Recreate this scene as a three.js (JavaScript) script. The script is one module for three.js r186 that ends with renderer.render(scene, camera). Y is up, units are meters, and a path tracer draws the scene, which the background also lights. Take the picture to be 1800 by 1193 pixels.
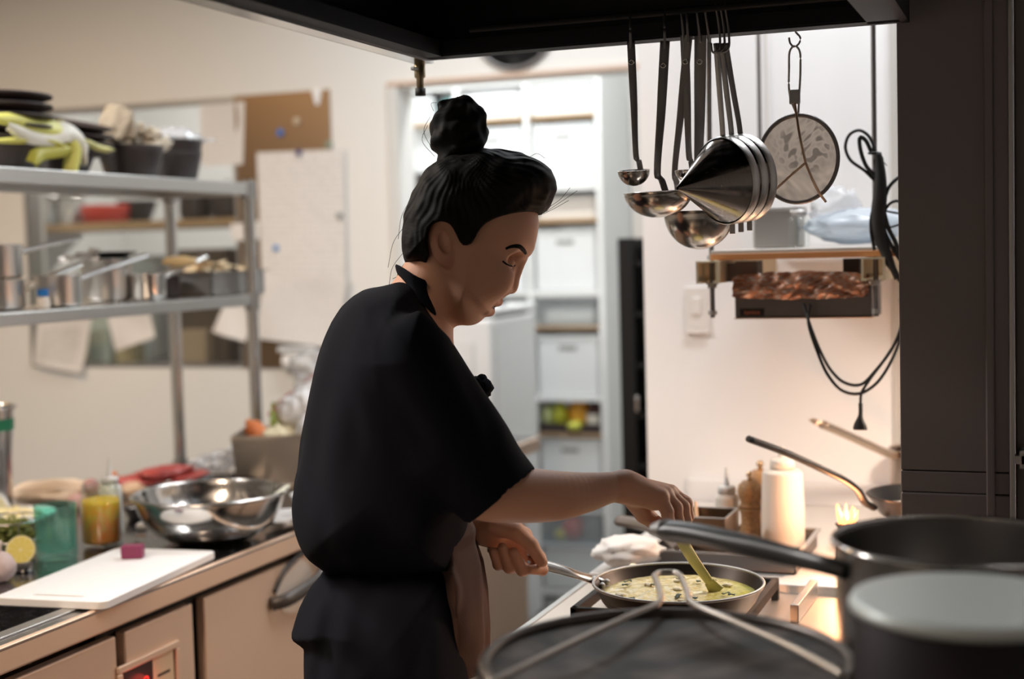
import * as THREE from 'three';
import { RoundedBoxGeometry } from 'three/addons/geometries/RoundedBoxGeometry.js';
import { mergeGeometries, mergeVertices } from 'three/addons/utils/BufferGeometryUtils.js';
import { RectAreaLightUniformsLib } from 'three/addons/lights/RectAreaLightUniformsLib.js';
import { createNoise3D } from 'simplex-noise';

// ------------------------------------------------------------------ camera, light, exposure
const W = 1800, H = 1193, FPX = 2485, rad = THREE.MathUtils.degToRad;
const scene = new THREE.Scene();
const camera = new THREE.PerspectiveCamera(2 * Math.atan(H / 2 / FPX) * 180 / Math.PI, W / H, 0.05, 60);
camera.position.set(0, 1.45, 0);
camera.rotation.set(rad(-3.59), rad(20.9), rad(-1.55), 'YXZ');
camera.updateMatrixWorld(true);
camera.focus = 2.1; camera.userData.fStop = 2.2;
const renderer = new THREE.WebGLRenderer({ antialias: true });
renderer.toneMapping = THREE.LinearToneMapping;
renderer.toneMappingExposure = 1.12;
renderer.shadowMap.enabled = true;
scene.background = new THREE.Color(0.004, 0.004, 0.005);
RectAreaLightUniformsLib.init();
// ceiling panels, all out of view, placed to light walls and fronts: [x, y, z, width, depth, colour, intensity, label]
const UNSEEN_CEILING_LIGHTS = [
  [-3.5, 2.69, -3.1, 1.2, 0.25, [1, 0.62, 0.26], 16, 'unseen warm white ceiling panel over the steel island, placed to tint the upper left wall'],
  [-1.5, 2.69, -3.8, 1.2, 0.25, [0.90, 0.96, 1], 21, 'unseen neutral white ceiling panel in front of the doorway, placed to light the back wall'],
  [-1.9, 2.69, -5.12, 1.3, 0.25, [0.95, 0.99, 1], 20, 'unseen cool white ceiling panel of the store room, lighting its shelves'],
  [-0.25, 2.69, -2.72, 0.9, 0.2, [0.97, 0.98, 1], 26, 'unseen ceiling panel between the hood and the white wall, placed to light the wall and the pan'],
  [-3.7, 2.69, -5.5, 0.5, 0.2, [1, 0.92, 0.86], 42, 'unseen small ceiling panel placed to lighten the room behind the hatch'],
  [-2.9, 2.69, -1.75, 1.2, 0.3, [1, 0.96, 0.92], 61, 'unseen ceiling panel over the near end of the island, placed to light both walls'],
  [-1.25, 2.69, -0.3, 0.3, 1.2, [1, 0.75, 0.55], 39, 'unseen warm ceiling panel over the aisle, placed to light the cabinet front'],
];
const FLAMES = [   // [x, y, z, intensity] warm gas flames, the first one out of view under the pan
  [-0.53, 0.872, -2.1, 0.35], [-0.225, 0.915, -2.75, 0.25],
];
const UNSEEN_LAMP = { p: [-0.14, 1.26, -2.64], color: [1, 0.80, 0.63], intensity: 0.95 };  // lamp out of view behind the column, warms bench and pans

// ------------------------------------------------------------------ helpers
const V = (x, y, z) => new THREE.Vector3(x, y, z);
const CR = V(), CU = V(), CB = V(); camera.matrixWorld.extractBasis(CR, CU, CB);
const CP = camera.position.clone();
const dirOf = (px, py) => CR.clone().multiplyScalar((px - W / 2) / FPX).addScaledVector(CU, -(py - H / 2) / FPX).sub(CB);
const at = (px, py, d) => dirOf(px, py).multiplyScalar(d).add(CP);
const onAxis = (k, px, py, v) => { const r = dirOf(px, py); return r.clone().multiplyScalar((v - CP[k]) / r[k]).add(CP); };
const onX = (px, py, v) => onAxis('x', px, py, v), onY = (px, py, v) => onAxis('y', px, py, v), onZ = (px, py, v) => onAxis('z', px, py, v);
const depthOf = (p) => -p.clone().sub(CP).dot(CB);
const kOf = (p) => depthOf(p) / FPX;              // metres that one photo pixel spans at p
function rng(s) { return () => { s = (s + 0x6d2b79f5) | 0; let t = Math.imul(s ^ (s >>> 15), 1 | s); t = (t + Math.imul(t ^ (t >>> 7), 61 | t)) ^ t; return ((t ^ (t >>> 14)) >>> 0) / 4294967296; }; }
const noise = createNoise3D(rng(7));
const fbm = (x, y, z, n = 3) => { let s = 0, a = 0.5; for (let i = 0; i < n; i++) { s += a * noise(x, y, z); x *= 2.03; y *= 2.03; z *= 2.03; a *= 0.5; } return s; };
const clamp = THREE.MathUtils.clamp, lerp = THREE.MathUtils.lerp, sstep = THREE.MathUtils.smoothstep;

const taken = new Map();
function numbered(n) { const k = (taken.get(n) ?? -1) + 1; taken.set(n, k); return k ? `${n}_${String(k).padStart(3, '0')}` : n; }
function shadowed(o) { o.castShadow = o.receiveShadow = true; return o; }
function tag(o, label, category, group) { o.userData = { label, category }; if (group) o.userData.group = group; return o; }
function T(name, label, category, pos = [0, 0, 0], ry = 0, group) {       // a thing made of parts
  const o = new THREE.Group(); o.name = numbered(name); scene.add(o);
  if (pos.isVector3) o.position.copy(pos); else o.position.set(...pos);
  o.rotation.y = ry; return tag(o, label, category, group);
}
function M(name, geo, mat, parent, label) { const m = shadowed(new THREE.Mesh(geo, mat)); m.name = name; parent.add(m); if (label) m.userData.label = label; return m; }
function TM(name, label, category, geo, mat, pos = [0, 0, 0], ry = 0, group) { // a thing that is one mesh
  const m = shadowed(new THREE.Mesh(geo, mat)); m.name = numbered(name); scene.add(m);
  if (pos.isVector3) m.position.copy(pos); else m.position.set(...pos);
  m.rotation.y = ry; return tag(m, label, category, group);
}
function S(name, geo, mat, parent) { const m = shadowed(new THREE.Mesh(geo, mat)); m.name = name; (parent ?? scene).add(m); if (!parent) m.userData.kind = 'structure'; return m; }
function dup(root, pos, label, ry = 0, group, scale) {
  const r = root.clone(); r.name = numbered(root.name.replace(/_\d{3}$/, '')); scene.add(r);
  if (pos.isVector3) r.position.copy(pos); else r.position.set(...pos);
  r.rotation.y = ry; if (scale) r.scale.setScalar(scale);
  r.userData = { ...root.userData, label }; if (group) r.userData.group = group; return r;
}
const mv = (g, x, y, z) => g.translate(x, y, z);
function box(w, h, d, x = 0, y = 0, z = 0, r = 0) { const g = r ? new RoundedBoxGeometry(w, h, d, 2, Math.min(r, w / 2.01, h / 2.01, d / 2.01)) : new THREE.BoxGeometry(w, h, d); return g.translate(x, y, z); }
const boxAB = (a, b, r) => box(Math.abs(b[0] - a[0]), Math.abs(b[1] - a[1]), Math.abs(b[2] - a[2]), (a[0] + b[0]) / 2, (a[1] + b[1]) / 2, (a[2] + b[2]) / 2, r);
const cyl = (r1, r2, h, x = 0, y = 0, z = 0, s = 24) => new THREE.CylinderGeometry(r1, r2, h, s).translate(x, y, z);
const lathe = (p, s = 40) => new THREE.LatheGeometry(p.map(([r, y]) => new THREE.Vector2(Math.max(r, 0), y)), s);
const norm = (g) => { const o = g.index ? g.toNonIndexed() : g; for (const k of Object.keys(o.attributes)) if (!['position', 'normal', 'uv'].includes(k)) o.deleteAttribute(k); return o; };
const join = (...g) => mergeGeometries(g.flat().map(norm));
const aim = (g, from, to) => { const d = to.clone().sub(from), q = new THREE.Quaternion().setFromUnitVectors(V(0, 1, 0), d.clone().normalize()); return g.applyQuaternion(q).translate((from.x + to.x) / 2, (from.y + to.y) / 2, (from.z + to.z) / 2); };
const rod = (a, b, r, s = 12) => aim(new THREE.CylinderGeometry(r, r, a.distanceTo(b), s), a, b);
// a sweep of an ellipse along points: radius function (t) => [across, up], closed with caps
function sweep(pts, rf, seg = 40, rs = 14, upHint = V(0, 1, 0)) {
  const c = pts.length === 2 ? new THREE.LineCurve3(...pts) : new THREE.CatmullRomCurve3(pts, false, 'centripetal');
  const pos = [], uv = [], idx = [], L = c.getLength();
  for (let i = 0; i <= seg; i++) {
    const t = i / seg, p = c.getPointAt(t), tan = c.getTangentAt(t).normalize();
    const side = tan.clone().cross(upHint).normalize(), up = side.clone().cross(tan).normalize(), [a, b] = [].concat(rf(t)), bb = b ?? a;
    for (let j = 0; j <= rs; j++) { const f = j / rs * Math.PI * 2; const q = p.clone().addScaledVector(side, Math.cos(f) * a).addScaledVector(up, Math.sin(f) * bb); pos.push(q.x, q.y, q.z); uv.push(t * L * 10, j / rs); }
  }
  for (let i = 0; i < seg; i++) for (let j = 0; j < rs; j++) { const a = i * (rs + 1) + j, b = a + rs + 1; idx.push(a, a + 1, b, b, a + 1, b + 1); }
  for (const e of [0, seg]) { const p = c.getPointAt(e / seg), k = pos.length / 3; pos.push(p.x, p.y, p.z); uv.push(0, 0); for (let j = 0; j < rs; j++) { const a = e * (rs + 1) + j; e ? idx.push(k, a, a + 1) : idx.push(k, a + 1, a); } }
  const g = new THREE.BufferGeometry(); g.setAttribute('position', new THREE.Float32BufferAttribute(pos, 3)); g.setAttribute('uv', new THREE.Float32BufferAttribute(uv, 2)); g.setIndex(idx); g.computeVertexNormals(); return g;
}
const tube = (pts, r, seg = 40, rs = 8, closed = false) => new THREE.TubeGeometry(new THREE.CatmullRomCurve3(pts, closed, 'centripetal'), seg, r, rs, closed);
// a sheet with thickness: f(u, v) -> Vector3, both in 0..1
function slab(nx, ny, f, th) {
  const P = [], idx = [], uv = [], n = (nx + 1) * (ny + 1), e = 1e-3;
  const grid = []; for (let j = 0; j <= ny; j++) for (let i = 0; i <= nx; i++) { const u = i / nx, v = j / ny, p = f(u, v); const du = f(Math.min(u + e, 1), v).sub(f(Math.max(u - e, 0), v)), dv = f(u, Math.min(v + e, 1)).sub(f(u, Math.max(v - e, 0))); grid.push([p, du.cross(dv).normalize(), u, v]); }
  for (const s of [1, -1]) for (const [p, nn, u, v] of grid) { P.push(p.x + nn.x * th / 2 * s, p.y + nn.y * th / 2 * s, p.z + nn.z * th / 2 * s); uv.push(u, v); }
  const k = (i, j, s) => s * n + j * (nx + 1) + i;
  for (let j = 0; j < ny; j++) for (let i = 0; i < nx; i++) { idx.push(k(i, j, 0), k(i + 1, j, 0), k(i + 1, j + 1, 0), k(i, j, 0), k(i + 1, j + 1, 0), k(i, j + 1, 0)); idx.push(k(i, j, 1), k(i + 1, j + 1, 1), k(i + 1, j, 1), k(i, j, 1), k(i, j + 1, 1), k(i + 1, j + 1, 1)); }
  for (let i = 0; i < nx; i++) { idx.push(k(i, 0, 0), k(i, 0, 1), k(i + 1, 0, 1), k(i, 0, 0), k(i + 1, 0, 1), k(i + 1, 0, 0)); idx.push(k(i, ny, 0), k(i + 1, ny, 1), k(i, ny, 1), k(i, ny, 0), k(i + 1, ny, 0), k(i + 1, ny, 1)); }
  for (let j = 0; j < ny; j++) { idx.push(k(0, j, 0), k(0, j + 1, 1), k(0, j, 1), k(0, j, 0), k(0, j + 1, 0), k(0, j + 1, 1)); idx.push(k(nx, j, 0), k(nx, j, 1), k(nx, j + 1, 1), k(nx, j, 0), k(nx, j + 1, 1), k(nx, j + 1, 0)); }
  const g = new THREE.BufferGeometry(); g.setAttribute('position', new THREE.Float32BufferAttribute(P, 3)); g.setAttribute('uv', new THREE.Float32BufferAttribute(uv, 2)); g.setIndex(idx); g.computeVertexNormals(); return g;
}
function blob(rx, ry, rz, amp, freq, seed = 0, detail = 4, flat = 0) {
  let g = new THREE.IcosahedronGeometry(1, detail); g.deleteAttribute('normal'); g.deleteAttribute('uv'); g = mergeVertices(g, 1e-4);
  const p = g.attributes.position, v = V();
  for (let i = 0; i < p.count; i++) { v.fromBufferAttribute(p, i); let r = 1 + amp * fbm(v.x * freq + seed, v.y * freq, v.z * freq, 4) * 2; if (flat) r = 1 + amp * (Math.abs(fbm(v.x * freq + seed, v.y * freq, v.z * freq, 3)) * 3 - 0.4); v.multiplyScalar(r); p.setXYZ(i, v.x * rx, v.y * ry, v.z * rz); }
  const uv = []; for (let i = 0; i < p.count; i++) uv.push(p.getX(i) * 8, p.getY(i) * 8 + p.getZ(i) * 5); g.setAttribute('uv', new THREE.Float32BufferAttribute(uv, 2));
  g.computeVertexNormals(); return g;
}
function poly(pts, holes = []) { const s = new THREE.Shape(pts.map(([x, y]) => new THREE.Vector2(x, y))); for (const h of holes) s.holes.push(new THREE.Path(h.map(([x, y]) => new THREE.Vector2(x, y)))); return s; }
const ext = (s, depth, bev = 0, cs = 12) => new THREE.ExtrudeGeometry(s, { depth, bevelEnabled: bev > 0, bevelSize: bev, bevelThickness: bev, bevelSegments: 2, curveSegments: cs });
const rect = (x0, y0, x1, y1) => [[x0, y0], [x1, y0], [x1, y1], [x0, y1]];

// surface nets over a distance field f(x, y, z), box lo..hi, cell size
function nets(f, lo, hi, cell) {
  const n = [0, 1, 2].map((k) => Math.ceil((hi[k] - lo[k]) / cell) + 1), [nx, ny, nz] = n, F = new Float32Array(nx * ny * nz), id = new Int32Array(nx * ny * nz).fill(-1);
  let o = 0; for (let z = 0; z < nz; z++) for (let y = 0; y < ny; y++) for (let x = 0; x < nx; x++) F[o++] = f(lo[0] + x * cell, lo[1] + y * cell, lo[2] + z * cell);
  const pos = [], idx = [], st = [1, nx, nx * ny];
  for (let z = 0; z < nz - 1; z++) for (let y = 0; y < ny - 1; y++) for (let x = 0; x < nx - 1; x++) {
    const b = x + y * nx + z * nx * ny; let mask = 0; const c = [];
    for (let k = 0; k < 8; k++) { const v = F[b + (k & 1) + ((k >> 1) & 1) * nx + ((k >> 2) & 1) * nx * ny]; c.push(v); if (v < 0) mask |= 1 << k; }
    if (mask === 0 || mask === 255) continue;
    let sx = 0, sy = 0, sz = 0, m = 0;
    for (let k = 0; k < 8; k++) for (const bit of [1, 2, 4]) { if (k & bit) continue; const q = k | bit; if ((c[k] < 0) === (c[q] < 0)) continue; const t = c[k] / (c[k] - c[q]); sx += (k & 1) + (bit === 1 ? t : 0); sy += ((k >> 1) & 1) + (bit === 2 ? t : 0); sz += ((k >> 2) & 1) + (bit === 4 ? t : 0); m++; }
    id[b] = pos.length / 3; pos.push(lo[0] + (x + sx / m) * cell, lo[1] + (y + sy / m) * cell, lo[2] + (z + sz / m) * cell);
  }
  for (let z = 1; z < nz - 1; z++) for (let y = 1; y < ny - 1; y++) for (let x = 1; x < nx - 1; x++) {
    const b = x + y * nx + z * nx * ny;
    for (let k = 0; k < 3; k++) { const s0 = F[b] < 0, s1 = F[b + st[k]] < 0; if (s0 === s1) continue; const u = st[(k + 1) % 3], v = st[(k + 2) % 3]; const a = id[b - u - v], p = id[b - v], q = id[b], r = id[b - u]; if (a < 0 || p < 0 || q < 0 || r < 0) continue; if (s0) idx.push(a, p, q, a, q, r); else idx.push(a, q, p, a, r, q); }
  }
  const nr = new Float32Array(pos.length), e = cell * 0.6;
  for (let i = 0; i < pos.length; i += 3) { const [x, y, z] = [pos[i], pos[i + 1], pos[i + 2]]; let a = f(x + e, y, z) - f(x - e, y, z), b = f(x, y + e, z) - f(x, y - e, z), c = f(x, y, z + e) - f(x, y, z - e); const l = Math.hypot(a, b, c) || 1; nr[i] = a / l; nr[i + 1] = b / l; nr[i + 2] = c / l; }
  const g = new THREE.BufferGeometry(); g.setAttribute('position', new THREE.Float32BufferAttribute(pos, 3)); g.setAttribute('normal', new THREE.BufferAttribute(nr, 3)); g.setIndex(idx); return g;
}

// ------------------------------------------------------------------ materials
function tex(n, f, srgb = false, rep = [1, 1], ny = n) {     // f(u, v) -> grey or [r, g, b] in 0..1
  const d = new Uint8Array(n * ny * 4);
  for (let j = 0; j < ny; j++) for (let i = 0; i < n; i++) { const c = f(i / n, j / ny, i, j), o = (j * n + i) * 4, a = Array.isArray(c) ? c : [c, c, c]; for (let k = 0; k < 3; k++) d[o + k] = clamp(a[k], 0, 1) * 255; d[o + 3] = 255; }
  const t = new THREE.DataTexture(d, n, ny, THREE.RGBAFormat); t.wrapS = t.wrapT = THREE.RepeatWrapping; t.magFilter = THREE.LinearFilter; t.minFilter = THREE.LinearMipmapLinearFilter; t.generateMipmaps = true; t.repeat.set(...rep); if (srgb) t.colorSpace = THREE.SRGBColorSpace; t.needsUpdate = true; return t;
}
const rep = (t, x, y) => { const c = t.clone(); c.repeat.set(x, y); c.needsUpdate = true; return c; };
const per = (u, v, fx, fy, s) => { const a = u * 6.2832, b = v * 6.2832; return noise(Math.cos(a) * fx + s, Math.sin(a) * fx + Math.cos(b) * fy, Math.sin(b) * fy - s); };
const rnd = rng(31);
const grainT = tex(256, () => rnd());
const brushedT = tex(256, (u, v, i, j) => { return 0.5 + 0.25 * per(u, v, 0.4, 30, 3) + 0.25 * (rnd() - 0.5); });
const plasterT = tex(256, (u, v) => 0.5 + 0.3 * per(u, v, 6, 6, 1) + 0.2 * per(u, v, 18, 18, 5));
const weaveT = tex(128, (u, v, i, j) => 0.5 + 0.25 * (Math.sin(i * 1.57) + Math.sin(j * 1.57)) * 0.5 + 0.25 * (rnd() - 0.5));
const woodT = tex(256, (u, v) => { const g = 0.5 + 0.5 * Math.sin((v * 14 + 1.6 * per(u, v, 0.5, 2, 2)) * 6.28), k = 0.75 + 0.2 * g + 0.08 * (rnd() - 0.5); return [k, k * 0.97, k * 0.93]; }, true);
const smudgeT = tex(256, (u, v) => 0.62 + 0.28 * per(u, v, 1.5, 1.5, 9) + 0.18 * per(u, v, 5, 5, 4));
const std = (o) => new THREE.MeshStandardMaterial(o), phy = (o) => new THREE.MeshPhysicalMaterial(o);
const C = (r, g, b) => new THREE.Color().setRGB(r, g, b);
const metal = (c, r, o = {}) => std({ color: C(...c), metalness: 1, roughness: r, roughnessMap: o.rm ?? null, bumpMap: o.bump ?? null, bumpScale: o.bs ?? 0.0002 });
const paint = (c, r = 0.6, o = {}) => std({ color: C(...c), roughness: r, ...o });
const X = {
  wall: paint([0.80, 0.775, 0.735], 0.85, { bumpMap: rep(plasterT, 6, 6), bumpScale: 0.0006 }),
  wallWhite: paint([0.85, 0.85, 0.86], 0.55, { bumpMap: rep(plasterT, 5, 5), bumpScale: 0.0003 }),
  roomWhite: paint([0.76, 0.76, 0.755], 0.7, { bumpMap: rep(plasterT, 5, 5), bumpScale: 0.0004 }),
  ceiling: paint([0.75, 0.73, 0.70], 0.9, { bumpMap: rep(plasterT, 9, 9), bumpScale: 0.0006 }),
  floor: paint([0.09, 0.085, 0.08], 0.45, { roughnessMap: rep(smudgeT, 8, 8), bumpMap: rep(plasterT, 12, 12), bumpScale: 0.0008 }),
  steel: metal([0.62, 0.61, 0.59], 0.32, { bump: rep(brushedT, 2, 2), bs: 0.00015 }),
  steelSmooth: metal([0.66, 0.65, 0.63], 0.16, { bump: rep(brushedT, 1, 1), bs: 0.00006 }),
  steelDull: metal([0.42, 0.41, 0.40], 0.42, { bump: rep(brushedT, 2, 2), bs: 0.0002 }),
  steelDark: metal([0.22, 0.21, 0.21], 0.4, { bump: rep(brushedT, 2, 2), bs: 0.0002 }),
  steelTop: metal([0.34, 0.34, 0.35], 0.3, { rm: rep(smudgeT, 2, 4), bump: rep(brushedT, 4, 4), bs: 0.00015 }),
  front: paint([0.84, 0.61, 0.45], 0.42, { metalness: 0.35, bumpMap: rep(brushedT, 3, 3), bumpScale: 0.0001 }),
  hood: metal([0.03, 0.03, 0.034], 0.55, { bump: rep(brushedT, 3, 3), bs: 0.0002 }),
  column: paint([0.19, 0.162, 0.16], 0.5, { metalness: 0.35, bumpMap: rep(brushedT, 1, 1), bumpScale: 0.00005 }),
  iron: paint([0.018, 0.017, 0.017], 0.6, { metalness: 0.4, bumpMap: rep(grainT, 3, 3), bumpScale: 0.0004 }),
  blackPan: paint([0.012, 0.012, 0.013], 0.32, { metalness: 0.3, bumpMap: rep(grainT, 2, 2), bumpScale: 0.00008 }),
  rubber: paint([0.012, 0.012, 0.012], 0.5, { bumpMap: rep(grainT, 4, 4), bumpScale: 0.0001 }),
  whitePlastic: paint([0.77, 0.78, 0.785], 0.4, { bumpMap: rep(grainT, 3, 3), bumpScale: 0.0001 }),
  fridge: paint([0.80, 0.80, 0.80], 0.4, { bumpMap: rep(plasterT, 3, 3), bumpScale: 0.0002 }),
  board: paint([0.90, 0.90, 0.90], 0.45, { bumpMap: rep(grainT, 4, 4), bumpScale: 0.0002 }),
  paper: paint([0.86, 0.83, 0.80], 0.85, { side: THREE.DoubleSide }),
  wood: paint([0.52, 0.30, 0.14], 0.55, { map: woodT, bumpMap: woodT, bumpScale: 0.0003 }),
  woodPale: paint([0.62, 0.44, 0.27], 0.6, { map: woodT, bumpMap: woodT, bumpScale: 0.0003 }),
  ceramicDark: paint([0.035, 0.022, 0.022], 0.55, { bumpMap: rep(grainT, 3, 3), bumpScale: 0.0002 }),
  bowlBlack: paint([0.03, 0.024, 0.024], 0.5, { bumpMap: rep(grainT, 3, 3), bumpScale: 0.0002 }),
  cloth: phy({ color: C(0.0065, 0.0075, 0.012), roughness: 0.95, specularIntensity: 0.22, bumpMap: rep(weaveT, 6, 6), bumpScale: 0.0004 }),
  clothWhite: paint([0.84, 0.80, 0.76], 0.95, { bumpMap: rep(weaveT, 8, 8), bumpScale: 0.0005 }),
  apron: paint([0.06, 0.028, 0.018], 0.95, { bumpMap: rep(weaveT, 8, 8), bumpScale: 0.0006 }),
  hair: phy({ color: C(0.006, 0.005, 0.005), roughness: 0.65, specularIntensity: 0.28, bumpMap: rep(brushedT, 6, 1), bumpScale: 0.0004 }),
  glass: phy({ color: C(0.97, 0.99, 0.98), roughness: 0.02, transmission: 1, thickness: 0, ior: 1.5 }),
  film: phy({ color: C(0.95, 0.96, 0.98), roughness: 0.25, transmission: 0.75, thickness: 0, ior: 1.4, side: THREE.DoubleSide }),
  milky: phy({ color: C(0.9, 0.86, 0.8), roughness: 0.5, transmission: 0.22, thickness: 0.0, ior: 1.4, bumpMap: rep(grainT, 2, 2), bumpScale: 0.00008 }),
  foilWhite: metal([0.85, 0.86, 0.88], 0.35),
};
// ------------------------------------------------------------------ the setting
const ZB = -4.67;     // back wall
S('floor', boxAB([-7, -0.1, -6.4], [2, 0, 2]), X.floor);
S('ceiling', boxAB([-7, 2.72, -6.4], [2, 2.82, 2]), X.ceiling);
S('wall_left', boxAB([-7, 0, -6.4], [-6.88, 2.72, 2]), X.wall);
S('wall_right', boxAB([1.9, 0, -6.4], [2.0, 2.72, 2]), X.wallWhite);
S('wall_front', boxAB([-6.88, 0, 1.9], [1.9, 2.72, 2]), X.wall);
{ // back wall with the hatch and the doorway
  const s = poly(rect(-6.88, 0, 1.9, 2.72), [rect(-3.88, 1.03, -2.88, 2.06)]);
  const s2 = poly([[-6.88, 0], [-2.195, 0], [-2.195, 2.05], [-1.327, 2.05], [-1.327, 0], [1.9, 0], [1.9, 2.72], [-6.88, 2.72]], [rect(-3.88, 1.03, -2.88, 2.06)]);
  S('wall_back', ext(s2, 0.12).translate(0, 0, ZB - 0.12), X.wall);
  S('wall_rear', boxAB([-6.88, 0, -6.4], [1.9, 2.72, -6.3]), X.roomWhite);
  S('wall_partition', boxAB([-2.76, 0, -6.3], [-2.70, 2.72, ZB - 0.12]), X.roomWhite);
  S('wall_store', boxAB([-0.7, 0, -6.3], [-0.6, 2.72, ZB - 0.12]), X.roomWhite);
  S('wall_pantry', boxAB([-4.7, 0, -6.3], [-4.6, 2.72, ZB - 0.12]), X.roomWhite);
  S('wall_stove', boxAB([-0.888, 0, -3.32], [1.9, 2.72, -3.2]), X.wallWhite);
  const frame = X.woodPale;
  S('trim_1', boxAB([-2.235, 2.05, ZB], [-1.287, 2.068, ZB + 0.018], 0.004), paint([0.60, 0.43, 0.33], 0.6));
  S('trim_2', boxAB([-2.235, 0, ZB], [-2.195, 2.05, ZB + 0.018], 0.004), X.wall);
  S('trim_3', boxAB([-1.327, 0, ZB], [-1.287, 2.05, ZB + 0.018], 0.004), X.wall);
  const p1 = onZ(1350, 200, -3.2), p2 = onZ(1573, 200, -3.2);
  S('trim_4', boxAB([p1.x - 0.003, 1.62, -3.2], [p1.x + 0.003, 2.72, -3.194]), paint([0.74, 0.71, 0.68], 0.5));
  S('trim_5', boxAB([p2.x - 0.009, 0.93, -3.2], [p2.x + 0.009, 2.72, -3.182], 0.004), paint([0.55, 0.53, 0.5], 0.5));
  S('baseboard_back', boxAB([-6.88, 0, ZB], [-2.24, 0.08, ZB + 0.012]), X.steelDull);
  // hatch glazing
  const w = new THREE.Group(); w.name = 'window_1'; w.userData.kind = 'structure'; scene.add(w);
  M('pane', boxAB([-3.88, 1.03, ZB - 0.035], [-2.88, 2.06, ZB - 0.031]), X.glass, w);
  M('window_frame', join(boxAB([-3.88, 2.045, ZB - 0.08], [-2.88, 2.06, ZB]), boxAB([-3.88, 1.03, ZB - 0.08], [-2.88, 1.045, ZB]), boxAB([-3.88, 1.045, ZB - 0.08], [-3.865, 2.045, ZB]), boxAB([-2.895, 1.045, ZB - 0.08], [-2.88, 2.045, ZB])), X.steelDull, w);
}
for (const [x, y, z, w, d, col, I, label] of UNSEEN_CEILING_LIGHTS) {
  const t = T('unseen_ceiling_light', label, 'ceiling light', [x, y, z]);  // panel hangs out of view, lights the area below it
  M('housing', box(w + 0.06, 0.03, d + 0.06, 0, 0.014, 0, 0.006), X.whitePlastic, t);
  M('light_diffuser', box(w, 0.008, d, 0, -0.004, 0), std({ color: C(...col), emissive: C(...col), emissiveIntensity: 1.2, roughness: 0.6 }), t);
  const l = new THREE.RectAreaLight(C(...col), I, w, d); l.position.set(0, -0.012, 0); l.rotation.x = -Math.PI / 2; l.castShadow = true; t.add(l);
}
{
  const t = T('unseen_warm_lamp', 'unseen small warm lamp under the hanging shelf behind the steel column, placed to light the bench and pans', 'lamp', UNSEEN_LAMP.p);  // hidden lamp, its kind and place chosen to light the bench
  M('shade', lathe([[0.012, 0.075], [0.02, 0.07], [0.055, 0.0], [0.053, 0.0], [0.018, 0.066], [0.012, 0.07]], 28), X.steelDull, t);
  const warm = C(...UNSEEN_LAMP.color);
  M('bulb', new THREE.SphereGeometry(0.022, 20, 14).translate(0, 0.012, 0), std({ color: warm, emissive: warm, emissiveIntensity: 4 }), t);
  M('cord', cyl(0.003, 0.003, 0.05, 0, 0.098, 0, 8), X.rubber, t);
  const l = new THREE.PointLight(warm, UNSEEN_LAMP.intensity); l.position.set(0, 0.012, 0); l.castShadow = true; l.shadow.radius = 1.1; t.add(l);
}
{ // round fixture above the doorway
  const p = onZ(905, 44, ZB);
  const t = T('dome_fixture', 'round black dome fixture on the wall above the doorway', 'wall fixture', p);
  M('rim', new THREE.TorusGeometry(0.15, 0.009, 12, 48).translate(0, 0, 0.009), X.steelDark, t);
  M('dome', lathe([[0.148, 0.004], [0.14, 0.02], [0.1, 0.035], [0.05, 0.042], [0, 0.044]], 40).rotateX(Math.PI / 2), X.blackPan, t);
}
// ------------------------------------------------------------------ store room shelving
const SX = [-2.634, -2.324, -2.014, -1.706], SZ = -5.5, LV = [0.03, 0.42, 0.845, 1.28, 1.71, 2.15], INS = { 4: 1.995, 3: 1.57, 2: 1.135, 1: 0.69 };
{
  const t = T('shelving_unit', 'tall white open shelving unit in the store room beyond the doorway', 'shelving unit', [-2.17, 0, -5.7]);
  const L = (g) => g.translate(2.17, 0, 5.7);
  const white = paint([0.84, 0.84, 0.83], 0.5);
  for (const x of SX) M('upright', L(boxAB([x - 0.012, 0, -5.92], [x + 0.012, 2.33, SZ], 0.003)), white, t);
  for (let c = 0; c < 3; c++) {
    for (const y of [...LV, 2.32]) M('shelf_board', L(boxAB([SX[c] + 0.012, y - 0.02, -5.92], [SX[c + 1] - 0.012, y, SZ + 0.002])), white, t);
    for (const k of Object.keys(INS)) M('insert_shelf', L(boxAB([SX[c] + 0.012, INS[k] - 0.012, -5.9], [SX[c + 1] - 0.012, INS[k], SZ + 0.004])), X.woodPale, t, 'thin brown insert shelf');
  }
}
const colX = (c) => (SX[c] + SX[c + 1]) / 2;
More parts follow.
